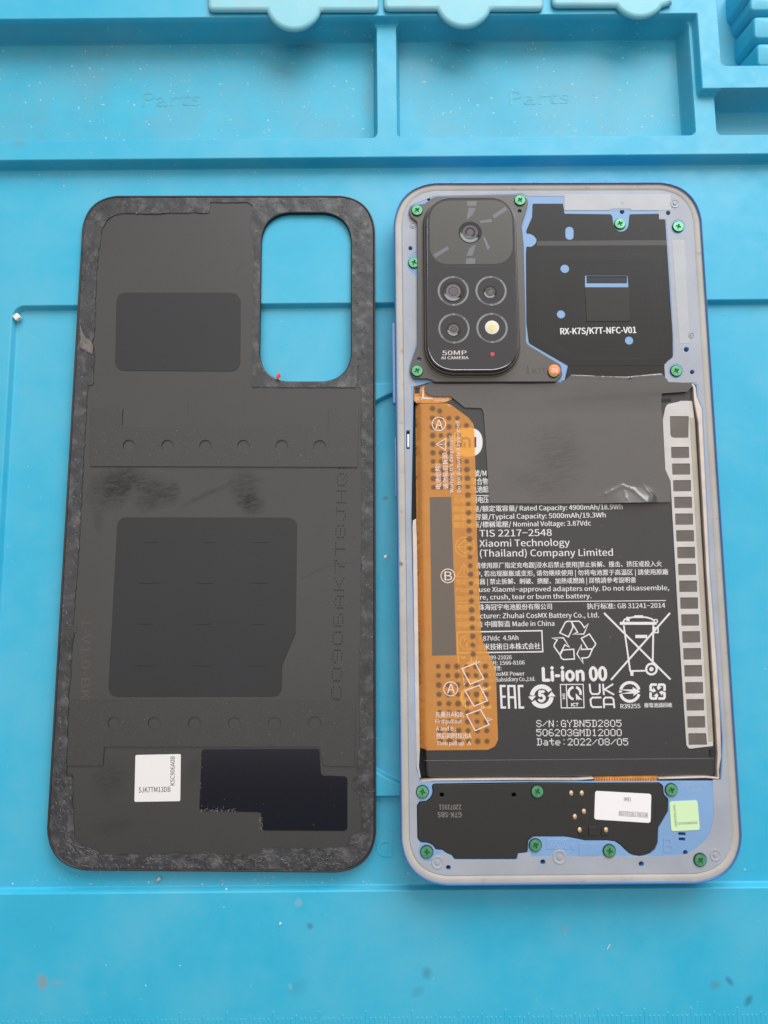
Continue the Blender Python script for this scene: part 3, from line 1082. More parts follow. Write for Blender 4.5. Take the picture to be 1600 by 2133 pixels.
HOLES = [(855, 517, 4.2), (893, 415, 3.5), (1296, 441, 4.6), (1392, 443.5, 4.4), (1430, 728, 5), (1442, 775, 4.4), (934, 1807.5, 5), (1131, 1796, 5.3), (1428, 1776, 5), (1336, 1800, 5.4)]
SLOT = [(846.5, 897), (853.5, 897), (853.5, 935), (846.5, 935)]
holes_p = [BAY, [tuple(q) for q in rp(MODULE)]] + [circ(x, y, r, 14) for x, y, r in HOLES] + [SLOT, [(1222, 575), (1306, 575), (1306, 590), (1222, 590)],
           [(1413, 1734), (1428, 1734), (1429, 1741), (1413.5, 1741)], [(1414, 1745), (1428, 1745), (1428, 1752), (1414.5, 1752)]]
plate_o = offset(fo, 2.02)
hw = [PL(h, ZP) for h in holes_p]
hw[1] = offset(ccw(hw[1]), -0.16)
# keep the module opening clear of the battery bay
V, F = slab_geo(plate_o, hw, 4.0, ZP, 0.05)
make("mid_plate", V, F, M_BLUE, pho, 35)
V, F = slab_geo(offset(fo, 1.9), [], 1.1, 3.4)
make("chassis_floor", V, F, M_DARK, pho)

# ---- grey adhesive film left on the plate
FIN = [(1105, 409), (1175, 409), (1175, 437), (1268, 437), (1316, 437), (1371, 437), (1371, 455), (1388, 457),
       (1397, 590), (1404, 735), (1399, 748), (1389, 753), (1384, 764), (1384, 780), (1390, 797), (1440, 797), (1449, 797), (1455, 803), (1454, 828), (1464, 850), (1480, 1190), (1507, 1540), (1505, 1600), (1503, 1624),
       (1485, 1624), (1487, 1700), (1480, 1735), (1468, 1752), (1450, 1768), (1430, 1780), (1380, 1784), (1160, 1784), (1107, 1785), (1105, 1775), (1096, 1777), (1080, 1779), (1078, 1791), (946, 1791), (940, 1783),
       (930, 1779), (918, 1776), (905, 1793), (893, 1796), (878, 1789), (870, 1775), (875, 1757), (869, 1748), (868, 1676), (872, 1670), (868, 1655), (868, 1640), (875, 1632), (866, 1602), (855, 1080), (858, 840), (856, 806),
       (870, 802), (858, 790), (852, 775), (853, 758), (868, 715), (868, 575), (859, 570), (850, 560), (848, 548), (851, 535), (860, 527), (868, 525), (868, 462), (855, 452), (849, 440), (853, 430), (862, 425), (905, 408), (1070, 404), (1087, 402), (1100, 409)]
fh = [PL(FIN, ZP + 0.05)] + [PL(circ(x, y, r + 0.6, 14), ZP + 0.05) for x, y, r in HOLES if not (y == 441 or (x, y) == (1392, 443.5) and False)] + [PL([(845.8, 896), (854.2, 896), (854.2, 936), (845.8, 936)], ZP + 0.05)]
for x, y in ((1412, 473), (1408, 773), (1458, 1791)):
    fh.append(PL(circ(x, y, 15.5, 20), ZP + 0.05))


def pip(pt, poly):
    r = False
    for i in range(len(poly)):
        a, b = poly[i - 1], poly[i]
        if (a[1] > pt[1]) != (b[1] > pt[1]) and pt[0] < (b[0] - a[0]) * (pt[1] - a[1]) / (b[1] - a[1]) + a[0]:
            r = not r
    return r


ring_in = fh[0]
keep = [ring_in]
for h in fh[1:]:
    c = (sum(p[0] for p in h) / len(h), sum(p[1] for p in h) / len(h))
    if not any(pip(p, ring_in) for p in h):
        keep.append(h)
V, F = slab_geo(offset(fo, 2.08), keep, ZP - 0.05, ZP + 0.05, 0.02)
make("adhesive_film", V, F, M_FILM, pho, 35)
# bevelled outer strip of the film
fi = offset(fo, 4.4)
slab("milky_tape_strip", rp([(1176, 404), (1396, 404), (1399, 438), (1316, 438), (1312, 434), (1274, 434), (1270, 438), (1176, 438)], 2), ZP, ZP + 0.09, M_FILM2, pho, holes=[circ(1296, 424, 3, 8)], cham=0.02)
slab("milky_tape_strip", [(1400, 500), (1426, 500), (1437, 715), (1416, 715)], ZP, ZP + 0.085, M_FILM2, pho, cham=0.02)
for (x, y, r) in ((1405.5, 424, 9), (1439.6, 698, 6), (911.5, 1796.5, 11), (1165.6, 1785, 12), (1490, 1781, 10), (860, 470, 6)):
    c = P(x, y, ZP)
    R = r * 0.112
    lathe("moulded_boss", [(R * 1.15, ZP), (R * 1.05, ZP + 0.16), (R * 0.85, ZP + 0.18), (R * 0.6, ZP + 0.02), (R * 0.42, ZP + 0.02), (R * 0.38, ZP + 0.2), (0.0, ZP + 0.24)], M_FILM, pho, c, 24)
# raised moulded panels and lettering on the blue plastic
slab("moulded_panel", rp([(1138, 1748), (1184, 1748), (1184, 1770), (1138, 1770)], 3), ZP - 0.02, ZP + 0.07, M_BLUE, pho, cham=0.05)
slab("moulded_panel", rp([(1206, 1757), (1248, 1757), (1248, 1783.5), (1206, 1783.5)], 3), ZP - 0.02, ZP + 0.07, M_BLUE, pho, cham=0.05)
text(pho, "KPOT0", (1146, 1766), (1180, 1766), ZP + 0.075, mat("pale_moulded_letters", (0.27, 0.42, 0.68), rough=0.5), 13, raise_=0.05, name="moulded_letters")
text(pho, "B", (1383, 1776), (1404, 1776), ZP + 0.004, M_BLUE, 29, -0.02, raise_=0.07, name="moulded_letters")
M_FAINTP = mat("faint_grey_print", (0.31, 0.41, 0.60), rough=0.5)
text(pho, "N202203895", (1421, 1636), (1475, 1635.5), ZP + 0.01, M_FAINTP, 8)
text(pho, "S-K29", (1433, 1649), (1462, 1648.5), ZP + 0.01, M_FAINTP, 8)
slab("side_contact", [(848.3, 904), (852.8, 904), (852.8, 931), (848.3, 931)], 5.6, 6.96, M_STICK, pho, cham=0.1)
c = P(1165, 0, ZP)
lathe("moulded_boss", [(0.72, ZP), (0.66, ZP + 0.07), (0.0, ZP + 0.08)], M_BLUE, pho, P(1195, 1764, ZP), 20)

# ---- battery
ZT = 6.1
bat = slab("battery", rp([(878, 800, 8), (1452, 800, 8), (1459, 850), (1497, 1560), (1496, 1617, 10), (889, 1621, 10), (885, 1560), (876, 850)], 8), 3.5, ZT, M_BATT, pho, cham=0.45)
V = [(*P(884, 1584, ZT + .012), ZT + .012), (*P(1488, 1579.5, ZT + .012), ZT + .012), (*P(1488, 1580.1, ZT + .012), ZT + .012), (*P(884, 1584.6, ZT + .012), ZT + .012)]
make("wrap_seam", V, [(0, 1, 2, 3)], M_LASER, bat)
zt = ZT + 0.02
T = lambda *a, **k: text(bat, a[0], a[1], a[2], zt, M_PRINT, *a[3:], **k)
T("型号/型號/M", (945, 992.5), (1013.5, 991), 11, 0.004)
T("锂离子聚合物", (945, 1009.5), (1017, 1008), 11.5, 0.004)
T("可充电池組", (957, 1026), (1018, 1024.5), 11.5, 0.004)
T("充电限制电压", (945, 1048), (1019, 1046), 11, 0.004)
T("额定容量/額定電容量/ Rated Capacity: 4900mAh/18.9Wh", (944.5, 1065.5), (1297, 1060.5), 10, 0.005)
T("典型电容量/Typical Capacity: 5000mAh/19.3Wh", (944.5, 1082.5), (1262, 1077.5), 10, 0.005)
T("额定电压/標稱電壓/ Nominal Voltage: 3.87Vdc", (945, 1098.5), (1231, 1094.5), 10, 0.005)
T("TIS 2217−2548", (999, 1118), (1149.7, 1116), 14, 0.0)
T("Xiaomi Technology", (999, 1139), (1187, 1136.7), 14, 0.0)
T("(Thailand) Company Limited", (1000, 1159.5), (1277, 1157.5), 14, 0.0)
T("请使用原厂指定充电器|浸水后禁止使用|禁止拆解、撞击、挤压或投入火", (990, 1183), (1379, 1179), 9.6, 0.004)
T("中, 若出现膨胀或变形, 请勿继续使用 | 勿将电池置于高温区 | 請使用原廠", (990, 1200), (1392.5, 1196), 9.6, 0.004)
T("指定充電器 | 禁止拆解、刺破、擠壓、加熱或燃燒 | 詳情請參考說明書", (950, 1217), (1325, 1213), 9.6, 0.004)
T("Please use Xiaomi−approved adapters only. Do not disassemble,", (950, 1233.5), (1394, 1229), 9.6, 0.003)
T("puncture, crush, tear or burn the battery.", (951, 1249.5), (1232, 1246), 9.6, 0.003)
T("制造商: 珠海冠宇电池股份有限公司", (952, 1270.5), (1150, 1268.5), 10, 0.004)
T("执行标准: GB 31241−2014", (1223, 1268), (1386, 1266), 10, 0.004)
T("Manufacturer: Zhuhai CosMX Battery Co., Ltd.", (952, 1288.5), (1248, 1286), 10, 0.003)
T("中国制造 中國製造 Made in China", (953, 1306), (1155, 1303.5), 10, 0.003)
T("3.87Vdc  4.9Ah", (996, 1335), (1080, 1333), 9.5, 0.004)
T("小米技術日本株式会社", (995, 1353), (1126, 1351), 10.5, 0.006)
T("YU10399-21026", (991, 1374.5), (1066, 1373), 8, 0.004)
T("AS연락처: 1566-8106", (991, 1386), (1093, 1384), 8, 0.004)
T("제조업체명:", (1000, 1397), (1045, 1396), 8, 0.004)
T("Zhuhai CosMX Power", (991, 1408.5), (1093, 1407), 8, 0.004)
T("an Subsidiary Co.,Ltd.", (1020, 1420), (1115, 1418), 8, 0.004)
T("Li-ion 00", (1131, 1418.5), (1264, 1417), 27, 0.035)
T("R39255", (1293, 1475.6), (1334, 1475), 8.7, 0.01)
T("廢電池請回收", (1342.5, 1473), (1400.6, 1472.5), 7.6, 0.01)
D = lambda s, a, b: dots(bat, s, a, b, 14.5, zt, M_PRINT, 1.0)
D("S/N:GYBN5D2805", (1117.5, 1514.8), (1295, 1514.2))
D("506203GMD12000", (1117.5, 1533.7), (1295.5, 1533.4))
D("Date:2022/08/05", (1118.5, 1553), (1309, 1552.8))
S = lambda name, items: symbol(bat, name, items, zt, M_PRINT)
S("printed_rule", [('s', [(945, 1033), (1019, 1031.8)], 1.4)])
S("printed_rule", [('s', [(952, 1255), (1387, 1251)], 1.6)])


def zz(ox, oy, k, pts):
    return [(ox + x / k, oy + y / k) for x, y in pts]


A5 = lambda *p: zz(820, 1100, 4.267, p)
S("printed_frame", [('s', A5((566, 925), (1318, 912), (1326, 1099), (572, 1110)), 2.6, True)])
S("safety_mark", [('r', (973.5, 1338), 15, 1.8)])
T("PS", (967, 1336.5), (981, 1336.2), 8.5, 0.012)
T("E", (971.5, 1347.5), (977.5, 1347.3), 8.5, 0.012)
S("standards_mark", [('r', (968.8, 1139), 20, 2.0), ('s', [(968.8, 1124), (984, 1139), (968.8, 1154), (953.5, 1139)], 2.0, True), ('s', [(968.8, 1124), (968.8, 1154)], 1.6), ('s', [(953.5, 1139), (984, 1139)], 1.6),
                    ('p', [(974, 1132), (985, 1139), (974, 1146)])])
S("warning_triangle", [('s', [(966.5, 1175), (951, 1201), (982, 1201)], 1.8, True), ('s', [(966.6, 1183), (966.6, 1192)], 2), ('r', (966.6, 1196.5), 0.8, 1.5)])
S("korean_mark", [('s', A5((585, 1140), (575, 1140), (580, 1350), (592, 1350)), 3.4), ('s', A5((600, 1150), (640, 1150)), 4), ('r', (985, 1399), 19, 6, 60, 300), ('s', A5((690, 1145), (690, 1215)), 3.4)])
S("conformity_mark", [('r', (981.5, 1452.5), 20, 7.5, 80, 280), ('r', (1020, 1452.5), 20, 7.5, 80, 280), ('s', [(1000, 1452.5), (1014, 1452.5)], 7)])
# maker's emblem
B8 = lambda *p: zz(860, 860, 8.889, p)
S("maker_emblem", [('p', rp(B8((735, 272), (1290, 275), (1292, 812), (738, 810)), 26, 10))])
symbol(bat, "emblem_letters", [('s', B8((905, 640), (905, 470), (1010, 470), (1050, 500), (1055, 640)), 5.0), ('s', B8((962, 545), (962, 640)), 4.6), ('s', B8((1152, 447), (1152, 638)), 5.4)], zt + 0.012, M_BATT)
# battery marks
B5 = lambda *p: zz(1130, 1260, 5.517, p)
S("crossed_bin_mark", [('s', B5((708, 93), (1472, 857)), 3.8), ('s', B5((1467, 93), (788, 862)), 3.8), ('s', B5((935, 235), (1010, 765)), 3.4), ('s', B5((1012, 760), (1185, 757)), 3.4),
                       ('s', B5((1275, 230), (1268, 665)), 3.6), ('s', B5((890, 212), (1312, 212)), 6.0), ('s', B5((925, 200), (945, 168), (985, 152), (1040, 142), (1190, 142), (1250, 158), (1290, 185)), 3.2),
                       ('s', B5((1055, 128), (1158, 128)), 3.0), ('p', B5((965, 138), (1003, 138), (1003, 188), (965, 188))), ('r', B5((1303, 187))[0], 3.6, 2.4), ('s', B5((1290, 262), (1330, 262), (1330, 318), (1290, 318)), 2.8, True),
                       ('s', B5((1068, 363), (1205, 363)), 6.6), ('p', B5((1008, 765), (1046, 765), (1046, 815), (1012, 815))), ('r', B5((1253, 738))[0], 11, 4.4), ('r', B5((1253, 738))[0], 2.2, 4.6)])
RW = 2.6
S("recycling_loop_mark", [('s', B5((200, 320), (265, 198), (292, 188), (335, 190), (352, 255), (300, 368)), RW, True), ('s', B5((330, 190), (418, 187), (445, 205), (482, 262), (530, 215), (476, 335), (350, 338), (405, 315)), RW, True),
                          ('s', B5((447, 385), (540, 335), (612, 445), (606, 465), (575, 505), (522, 508)), RW, True), ('s', B5((575, 508), (540, 590), (518, 606), (455, 610), (470, 675), (397, 565), (448, 455), (446, 512)), RW, True),
                          ('s', B5((236, 518), (360, 510), (368, 622), (245, 628), (218, 612), (203, 575)), RW, True), ('s', B5((200, 570), (135, 480), (138, 452), (170, 402), (110, 380), (240, 378), (310, 485), (258, 458)), RW, True)])
C7 = lambda *p: zz(1030, 1400, 7.619, p)
S("conformity_letters", [('s', C7((178, 221), (100, 221), (115, 562), (186, 562)), 4.4), ('s', C7((105, 390), (180, 390)), 4.4), ('s', C7((232, 580), (220, 221), (318, 221), (338, 580)), 4.4), ('s', C7((226, 400), (328, 400)), 4.2),
                         ('s', C7((460, 221), (385, 221), (400, 562), (472, 562)), 4.4)])
S("recycle_ring_mark", [('r', C7((752, 385))[0], 20.3, 9.0, 185, 328), ('r', C7((752, 385))[0], 20.3, 9.0, 5, 150), ('p', C7((535, 390), (660, 378), (597, 455))), ('p', C7((843, 390), (908, 310), (972, 385)))])
T("5", C7((700, 465))[0], C7((805, 463))[0], 21, 0.05)
S("test_mark_frame", [('s', C7((1047, 197), (1408, 195), (1424, 565), (1062, 568)), 2.0, True), ('s', C7((1140, 197), (1155, 566)), 2.0), ('r', C7((1272, 335))[0], 12.6, 5.2, 100, 260), ('r', C7((1272, 335))[0], 12.6, 5.2, 285, 375),
                      ('p', C7((1290, 335), (1400, 448), (1340, 430), (1345, 452), (1315, 425), (1300, 452)))])
T("ICT", C7((1222, 541))[0], C7((1335, 540))[0], 6.2, 0.05)
text(bat, "MI", C7((1125, 425))[0], C7((1120, 345))[0], zt, M_PRINT, 5.5, 0.03)
D8 = lambda *p: zz(1220, 1400, 8.0, p)
S("conformity_letters", [('s', D8((66, 195), (80, 325), (108, 366), (212, 366), (238, 330), (233, 195)), 3.6), ('s', D8((290, 195), (305, 382)), 3.6), ('s', D8((460, 198), (318, 288), (475, 378)), 3.4),
                         ('s', D8((262, 423), (112, 425), (80, 462), (92, 555), (122, 584), (272, 583)), 3.6), ('s', D8((308, 600), (302, 455), (328, 424), (432, 424), (465, 455), (480, 600)), 3.6), ('s', D8((310, 538), (472, 538)), 3.2)])
S("round_arrow_mark", [('r', D8((737, 330))[0], 19.5, 6.2, 194, 346), ('r', D8((737, 330))[0], 19.5, 6.2, 14, 166), ('p', D8((565, 293), (790, 288), (780, 248), (914, 322), (790, 402), (806, 358), (565, 362), (765, 326))), ('p', D8((555, 306), (607, 312), (607, 338), (556, 344)))])
ci = D8((1200, 325))[0]
it = []
for k in range(4):
    a = k * math.pi / 2
    base = [(-1.5, -14.5), (-12.5, -14.5), (-14.5, -12), (-14.5, -3.5), (-8, -1.5)]
    it.append(('s', [(ci[0] + x * math.cos(a) - y * math.sin(a), ci[1] + x * math.sin(a) + y * math.cos(a)) for x, y in base], 5.2))
    tri = [(-9.5, -9.5), (-3, -1.2), (-9, 2)]
    it.append(('p', [(ci[0] + x * math.cos(a) - y * math.sin(a), ci[1] + x * math.sin(a) + y * math.cos(a)) for x, y in tri]))
S("four_arrow_mark", it)

# ---- metal edges of the battery bay
slab("bay_edge", rp([(1433, 797), (1445, 799), (1450, 806), (1452, 826), (1463, 850), (1482, 1190), (1501, 1500), (1503, 1575), (1498, 1604), (1499, 1622), (1495, 1622), (1494, 1600), (1495, 1570), (1491, 1500), (1472, 1190), (1455, 880), (1446, 832), (1444, 806), (1433, 801)], 1), 5.2, 6.95, M_RAIL, pho, cham=0.12)
slab("bay_edge", rp([(860, 1084), (867, 1080), (869, 1130), (875, 1560), (873, 1598), (877, 1620), (873, 1622), (868, 1598), (865, 1500), (859, 1100)], 1), 5.2, 6.95, M_RAIL, pho, cham=0.12)
slab("bay_edge", rp([(872, 1627), (905, 1623.5), (1060, 1622), (1200, 1622), (1237, 1620), (1237, 1623.5), (1200, 1626), (1060, 1625.5), (905, 1627), (880, 1630)], 0.5), 5.2, 7.0, M_RAIL, pho, cham=0.1)
slab("bay_edge", rp([(1372, 1620.5), (1440, 1618), (1470, 1617.5), (1498, 1620), (1498, 1623), (1470, 1621), (1372, 1623.5)], 0.5), 5.2, 7.0, M_RAIL, pho, cham=0.1)
cu = slab("copper_flex_cable", [(1238, 1620), (1370, 1617.5), (1371, 1631), (1238, 1631.5)], 5.0, 6.85, M_COPPER, pho, cham=0.3)
V, F = [], []
for k in range(24):
    x = 1242 + k * 5.4
    b = len(V)
    for q in ((x, 1620), (x + 1.6, 1620), (x + 1.6, 1631), (x, 1631)):
        w = P(q[0], q[1], 6.86)
        V.append((w[0], w[1], 6.86))
    F.append((b, b + 1, b + 2, b + 3))
tag(make("flex_trace", V, F, mat("dark_copper_trace", (0.28, 0.09, 0.02), rough=0.4), cu), kind="stuff")

# ---- lower speaker module
mod = slab("speaker_module", MOD, 4.5, 6.85, M_MODULE, pho, holes=[circ(920.5, 1656, 4.6, 14), circ(1070.6, 1656, 4.6, 14)], cham=0.12)
text(mod, "GTK-SBS", (961.5, 1692), (912, 1692), 6.86, M_LASER, 10)
text(mod, "22071911", (961, 1676.5), (915, 1676.5), 6.86, M_LASER, 9.5)
for q in ([(1209, 1723), (1221, 1723), (1221, 1741), (1206, 1741)], [(1227, 1722), (1245, 1722), (1245, 1741), (1226, 1741)], [(1254, 1724), (1270, 1724), (1270, 1741), (1252, 1741)]):
    slab("rubber_pad", rp(q, 3), 6.8, 7.1, M_MODULE, mod, cham=0.1)
slab("module_rib", [(1230, 1640), (1233, 1640), (1232, 1718), (1229, 1718)], 6.8, 6.9, M_MODULE, mod, cham=0.03)
slab("module_rib", [(1366, 1655), (1368, 1655), (1366.5, 1712), (1364.5, 1712)], 6.8, 6.9, M_MODULE, mod, cham=0.03)
gold_me = None
for x, y in ((1190, 1652), (1212, 1652), (1216.5, 1690), (1197.5, 1701), (1207.5, 1728.5), (1262.5, 1728.5)):
    z = 7.12 if y > 1720 else 6.85
    c = P(x, y, z)
    if gold_me is None:
        g = lathe("gold_contact", [(0.52, z - 0.05), (0.5, z + 0.1), (0.36, z + 0.16), (0, z + 0.18)], M_GOLD, mod, c, 16)
        gold_me, gz = g.data, 0.18
        g.scale = (0.82, 1.05, 1)
    else:
        g = link("gold_contact", gold_me, mod, (c[0], c[1], z + 0.18))
        g.scale = (0.82, 1.05, 1)
M_SOOT = mat("soot_grey_print", (0.10, 0.095, 0.09), rough=0.6)
st = slab("identity_sticker", rp([(1240, 1647.5), (1357, 1654), (1355.5, 1714.5), (1238, 1707)], 5), 6.8, 6.93, M_STICK, mod, cham=0.02)
text(mod, "IMEI", (1300, 1669), (1314, 1669.6), 6.94, M_SOOT, 8)
text(mod, "869781061766106", (1289, 1699.5), (1350, 1703.5), 6.94, M_SOOT, 10)
gs = slab("green_sticker", rp([(1394.8, 1669.8), (1453, 1667), (1458.4, 1729), (1398.6, 1731.7)], 5), ZP, ZP + 0.1, M_GSTICK, pho, cham=0.02)
M_OLIVE = mat("olive_print", (0.13, 0.17, 0.09), rough=0.6)
text(gs, "C907AS0M04004", (1411, 1718.3), (1453, 1716.3), ZP + 0.11, M_OLIVE, 5)
text(gs, "TMK7SM2DBA2", (1402, 1675.5), (1406, 1722.5), ZP + 0.11, M_OLIVE, 5)

# ---- antenna film beside the camera
NF = rp([(1110, 424, 2), (1173, 424, 2), (1176, 445, 2), (1273, 446, 4), (1276, 452), (1278, 468), (1283, 477), (1289, 481.5), (1294, 482.5), (1301, 480.5), (1307, 475), (1310, 467), (1312, 446, 3), (1373, 445, 2), (1373, 457, 2), (1386, 457, 3),
         (1394, 580), (1401.5, 698), (1402, 743, 4), (1393, 750), (1386, 757), (1379, 761.6), (1185, 762, 6), (1102, 714, 8), (1097, 672), (1096, 527), (1097, 513, 2), (1106, 514), (1113, 510), (1118, 503), (1118, 496), (1112, 489), (1104, 485.5), (1097, 485, 2), (1097, 479, 2), (1109, 451)])
nfc = slab("antenna_film", NF, ZP - 0.02, ZP + 0.13, M_NFC, pho, holes=[rp([(1178, 471), (1195.5, 471), (1195.5, 499), (1178, 499)], 8), circ(1177, 559, 9.3), circ(1169, 654, 8.8), circ(1311, 708.6, 8.8), [(1219, 573), (1308, 573), (1310, 598), (1219, 598)]], cham=0.03)
slab("film_flap", [(1219, 599), (1310, 599), (1313, 669), (1222, 669.5)], ZP + 0.1, ZP + 0.24, M_FLAP, nfc, cham=0.05)
text(nfc, "RX-K7S/K7T-NFC-V01", (1168, 696.5), (1325.5, 693.5), ZP + 0.14, M_PRINT, 13.2, 0.02)
slab("antenna_film_tail", rp([(1184, 758), (1384, 758), (1386, 792), (1176, 793)], 3), ZP - 0.02, ZP + 0.08, M_NFC, nfc, cham=0.03)
slab("slot_shade_fill", [(1222, 575.5), (1306, 575.5), (1306, 589.5), (1222, 589.5)], 5.0, ZP - 0.12, M_DARK, nfc)  # dark slab fills the slot, its colour standing in for shade inside
# coil traces pressed through the film
rings = []
for k in range(7):
    o_ = 12 + k * 5.5
    rings.append(('s', rp([(1108 + o_, 522 + o_ * .6), (1386 - o_ * .9, 520 + o_ * .6), (1394 - o_ * .9, 752 - o_ * .5), (1190 + o_ * .45, 754 - o_ * .5), (1108 + o_, 706 - o_ * .1)], 10), 1.6, True))
symbol(nfc, "coil_trace", rings, ZP + 0.132, mat("coil_relief", (0.020, 0.019, 0.018), rough=0.36, spec=0.34))
slab("fold_band", [(1120, 502), (1388.5, 500), (1389.5, 511), (1118, 512)], ZP + 0.1, ZP + 0.15, mat("film_fold", (0.040, 0.035, 0.030), rough=0.4), nfc, cham=0.02)

# ---- camera bracket and camera block
ZBK = 7.75
BR = rp([(851, 440, 9), (855, 430, 5), (863, 426.5, 5), (884, 424, 6), (905, 409, 20), (1072, 405, 6), (1087, 403.5, 8), (1099, 414, 8), (1100, 425, 6), (1087, 467, 8), (1091, 510), (1096, 715, 12), (1168, 759, 10), (1172, 782, 6), (1158, 795, 5), (907, 795.5, 6), (892, 789, 4), (862, 788, 6), (854, 775, 8),
         (856, 758, 6), (870, 715, 6), (869, 462, 6), (856, 452, 6)])
br = slab("camera_bracket", BR, ZP - 0.02, ZBK, M_BRACKET, pho, holes=[circ(1082.5, 439.5, 3.6, 14), circ(873, 748.5, 4, 14)], cham=0.12)
M_ENGR = mat("stamped_marking", (0.055, 0.048, 0.042), rough=0.5)
text(br, "1", (1097, 778), (1103, 778), ZBK + 0.006, M_ENGR, 17)
text(br, "K7T", (1110, 779), (1138, 778), ZBK + 0.006, M_ENGR, 12, -0.01)
ZG = 9.9
g_px = [(890, 413.5, 46), (1068.5, 412.5, 46), (1079.5, 769.5, 52), (892.5, 770, 52)]
gl = ccw(PL(rp(g_px, n=14), ZG))
camb = loft([(offset(gl, -1.15), ZBK - 0.1), (offset(gl, -1.1), ZBK + 0.28), (offset(gl, -0.9), ZBK + 0.34), (offset(gl, -0.75), ZBK + 0.2), (offset(gl, -0.68), ZBK + 0.9), (offset(gl, -0.42), ZBK + 0.98), (offset(gl, -0.34), ZBK + 0.9)], M_BRACKET, "camera_collar", br, 40)
cb = loft([(offset(gl, -0.34), ZBK - 0.1), (offset(gl, -0.32), ZG - 0.45), (offset(gl, -0.22), ZG - 0.05), (offset(gl, -0.08), ZG + 0.08), (offset(gl, 0.06), ZG + 0.04), (offset(gl, 0.1), ZG - 0.02)], mat("dark_chrome_rim", (0.20, 0.19, 0.20), rough=0.16, metal=0.85), "camera_block", pho, 50)
V, F = slab_geo(offset(gl, 0.08), [], ZG - 0.3, ZG, 0.0)
make("camera_glass", V, F, M_GLASS, cb, 35)


def aniso(name, base, rough, an, spec=0.5, metal=0.0, rot=0.0):
    m, nt, b, out = base_mat(name)
    b.inputs['Base Color'].default_value = (*base, 1)
    b.inputs['Roughness'].default_value = rough
    b.inputs['Anisotropic'].default_value = an
    b.inputs['Metallic'].default_value = metal
    b.inputs['Specular IOR Level'].default_value = spec
    b.inputs['Anisotropic Rotation'].default_value = rot
    tg = nt.nodes.new("ShaderNodeTangent")
    tg.direction_type = 'RADIAL'
    tg.axis = 'Z'
    nt.links.new(tg.outputs[0], b.inputs['Tangent'])
    return m


zg = ZG + 0.01
sq = rp([(894.5, 418, 40), (1066, 416.5, 40), (1069, 549, 36), (896, 550.5, 36)], n=10)
cl = P(979.5, 484, zg)
V, F = slab_geo(PL(sq, zg), [], ZG - 0.01, zg)
make("main_lens_panel", V, F, mat("smoked_lens_panel", (0.062, 0.058, 0.050), rough=0.30, spec=0.6), cb, None, loc=(cl[0], cl[1], zg))
# concentric finely turned rings that catch the light in spokes
M_TURN = aniso("turned_ring", (0.16, 0.165, 0.17), 0.36, 0.92, metal=0.75)
KP = 0.1077
V, F = [], []
def annulus(V, F, c, r0, r1, z, n=48):
    b = len(V)
    for r in (r0, r1):
        for k in range(n):
            a = 2 * math.pi * k / n
            V.append((c[0] + r * math.cos(a), c[1] + r * math.sin(a), z))
    for i in range(n):
        j = (i + 1) % n
        F.append((b + i, b + j, b + n + j, b + n + i))
# pale spokes: light reflections painted on the panel as flat shapes
E4 = lambda *p: zz(800, 360, 4.0, p)
fac = [E4((690, 235), (775, 235), (765, 275), (698, 278)), E4((705, 292), (765, 292), (745, 340), (690, 392), (695, 345)), E4((905, 352), (1010, 283), (1030, 308), (918, 380)), E4((800, 400), (895, 383), (900, 408), (800, 420)),
       E4((822, 530), (840, 535), (882, 625), (862, 643)), E4((765, 595), (750, 650), (735, 692), (685, 692), (715, 625)), E4((410, 682), (530, 612), (543, 635), (430, 708)), E4((687, 712), (762, 712), (758, 758), (682, 760))]
fitems = [('p', f) for f in fac]
symbol(cb, "painted_glint", fitems, zg + 0.006, aniso("painted_glint_grey", (0.15, 0.157, 0.17), 0.35, 0.3))
def lens(name, cx, cy, rad, dark):
    c = P(cx, cy, zg)
    r = rad * KP
    o = lathe(name, [(r * 1.12, zg), (r * 1.1, zg + 0.05), (r * 0.98, zg + 0.06), (r * 0.95, zg + 0.03)], M_BLACKGLOSS, cb, c, 40)
    prof = [(r * 0.95, zg + 0.03), (r * 0.75, zg + 0.026), (r * 0.72, zg + 0.036), (r * 0.52, zg + 0.034), (r * 0.5, zg + 0.028), (r * 0.34, zg + 0.03), (0.0, zg + 0.07)]
    lathe("lens_element", prof, dark, cb, c, 40)
LD = mat("grey_lens", (0.052, 0.047, 0.066), rough=0.10, spec=0.9, coat=0.6, var=0.2, vscale=1.2)
LP = mat("pinkish_lens", (0.12, 0.095, 0.105), rough=0.16, spec=0.8, coat=0.5)
LB = mat("brown_lens", (0.055, 0.042, 0.036), rough=0.14, spec=0.8, coat=0.5)
lens("main_lens", 979.5, 484, 22.5, LD)
for i, (x, y) in enumerate(((944.3, 606), (1023, 605.7), (945.7, 684), (1025, 683))):
    V, F = [], []
    c = P(x, y, zg + 0.02)
    annulus(V, F, c, 29.2 * KP, 33.4 * KP, zg + 0.02)
    b = len(V)
    o = make("turned_ring", V, F, M_TURN, cb, None, loc=(c[0], c[1], zg + 0.02))
    # small light notches round the ring
    V, F = [], []
    for a in (90, 45, 215, 270):
        for s in (-1, 1):
            for r in (29.6, 33.0):
                an = math.radians(a + s * (4 if a in (90, 270) else 2.4))
                V.append((c[0] + r * KP * math.cos(an), c[1] + r * KP * math.sin(an), zg + 0.028))
        q = len(V) - 4
        F.append((q, q + 1, q + 3, q + 2))
    make("ring_notch", V, F, mat("ring_notch_grey", (0.27, 0.28, 0.30), rough=0.4), cb)
lens("lens", 944.3, 607, 21, LP)
lens("lens", 1021, 608, 13.5, LB)
lens("lens", 945, 686, 14, LP)
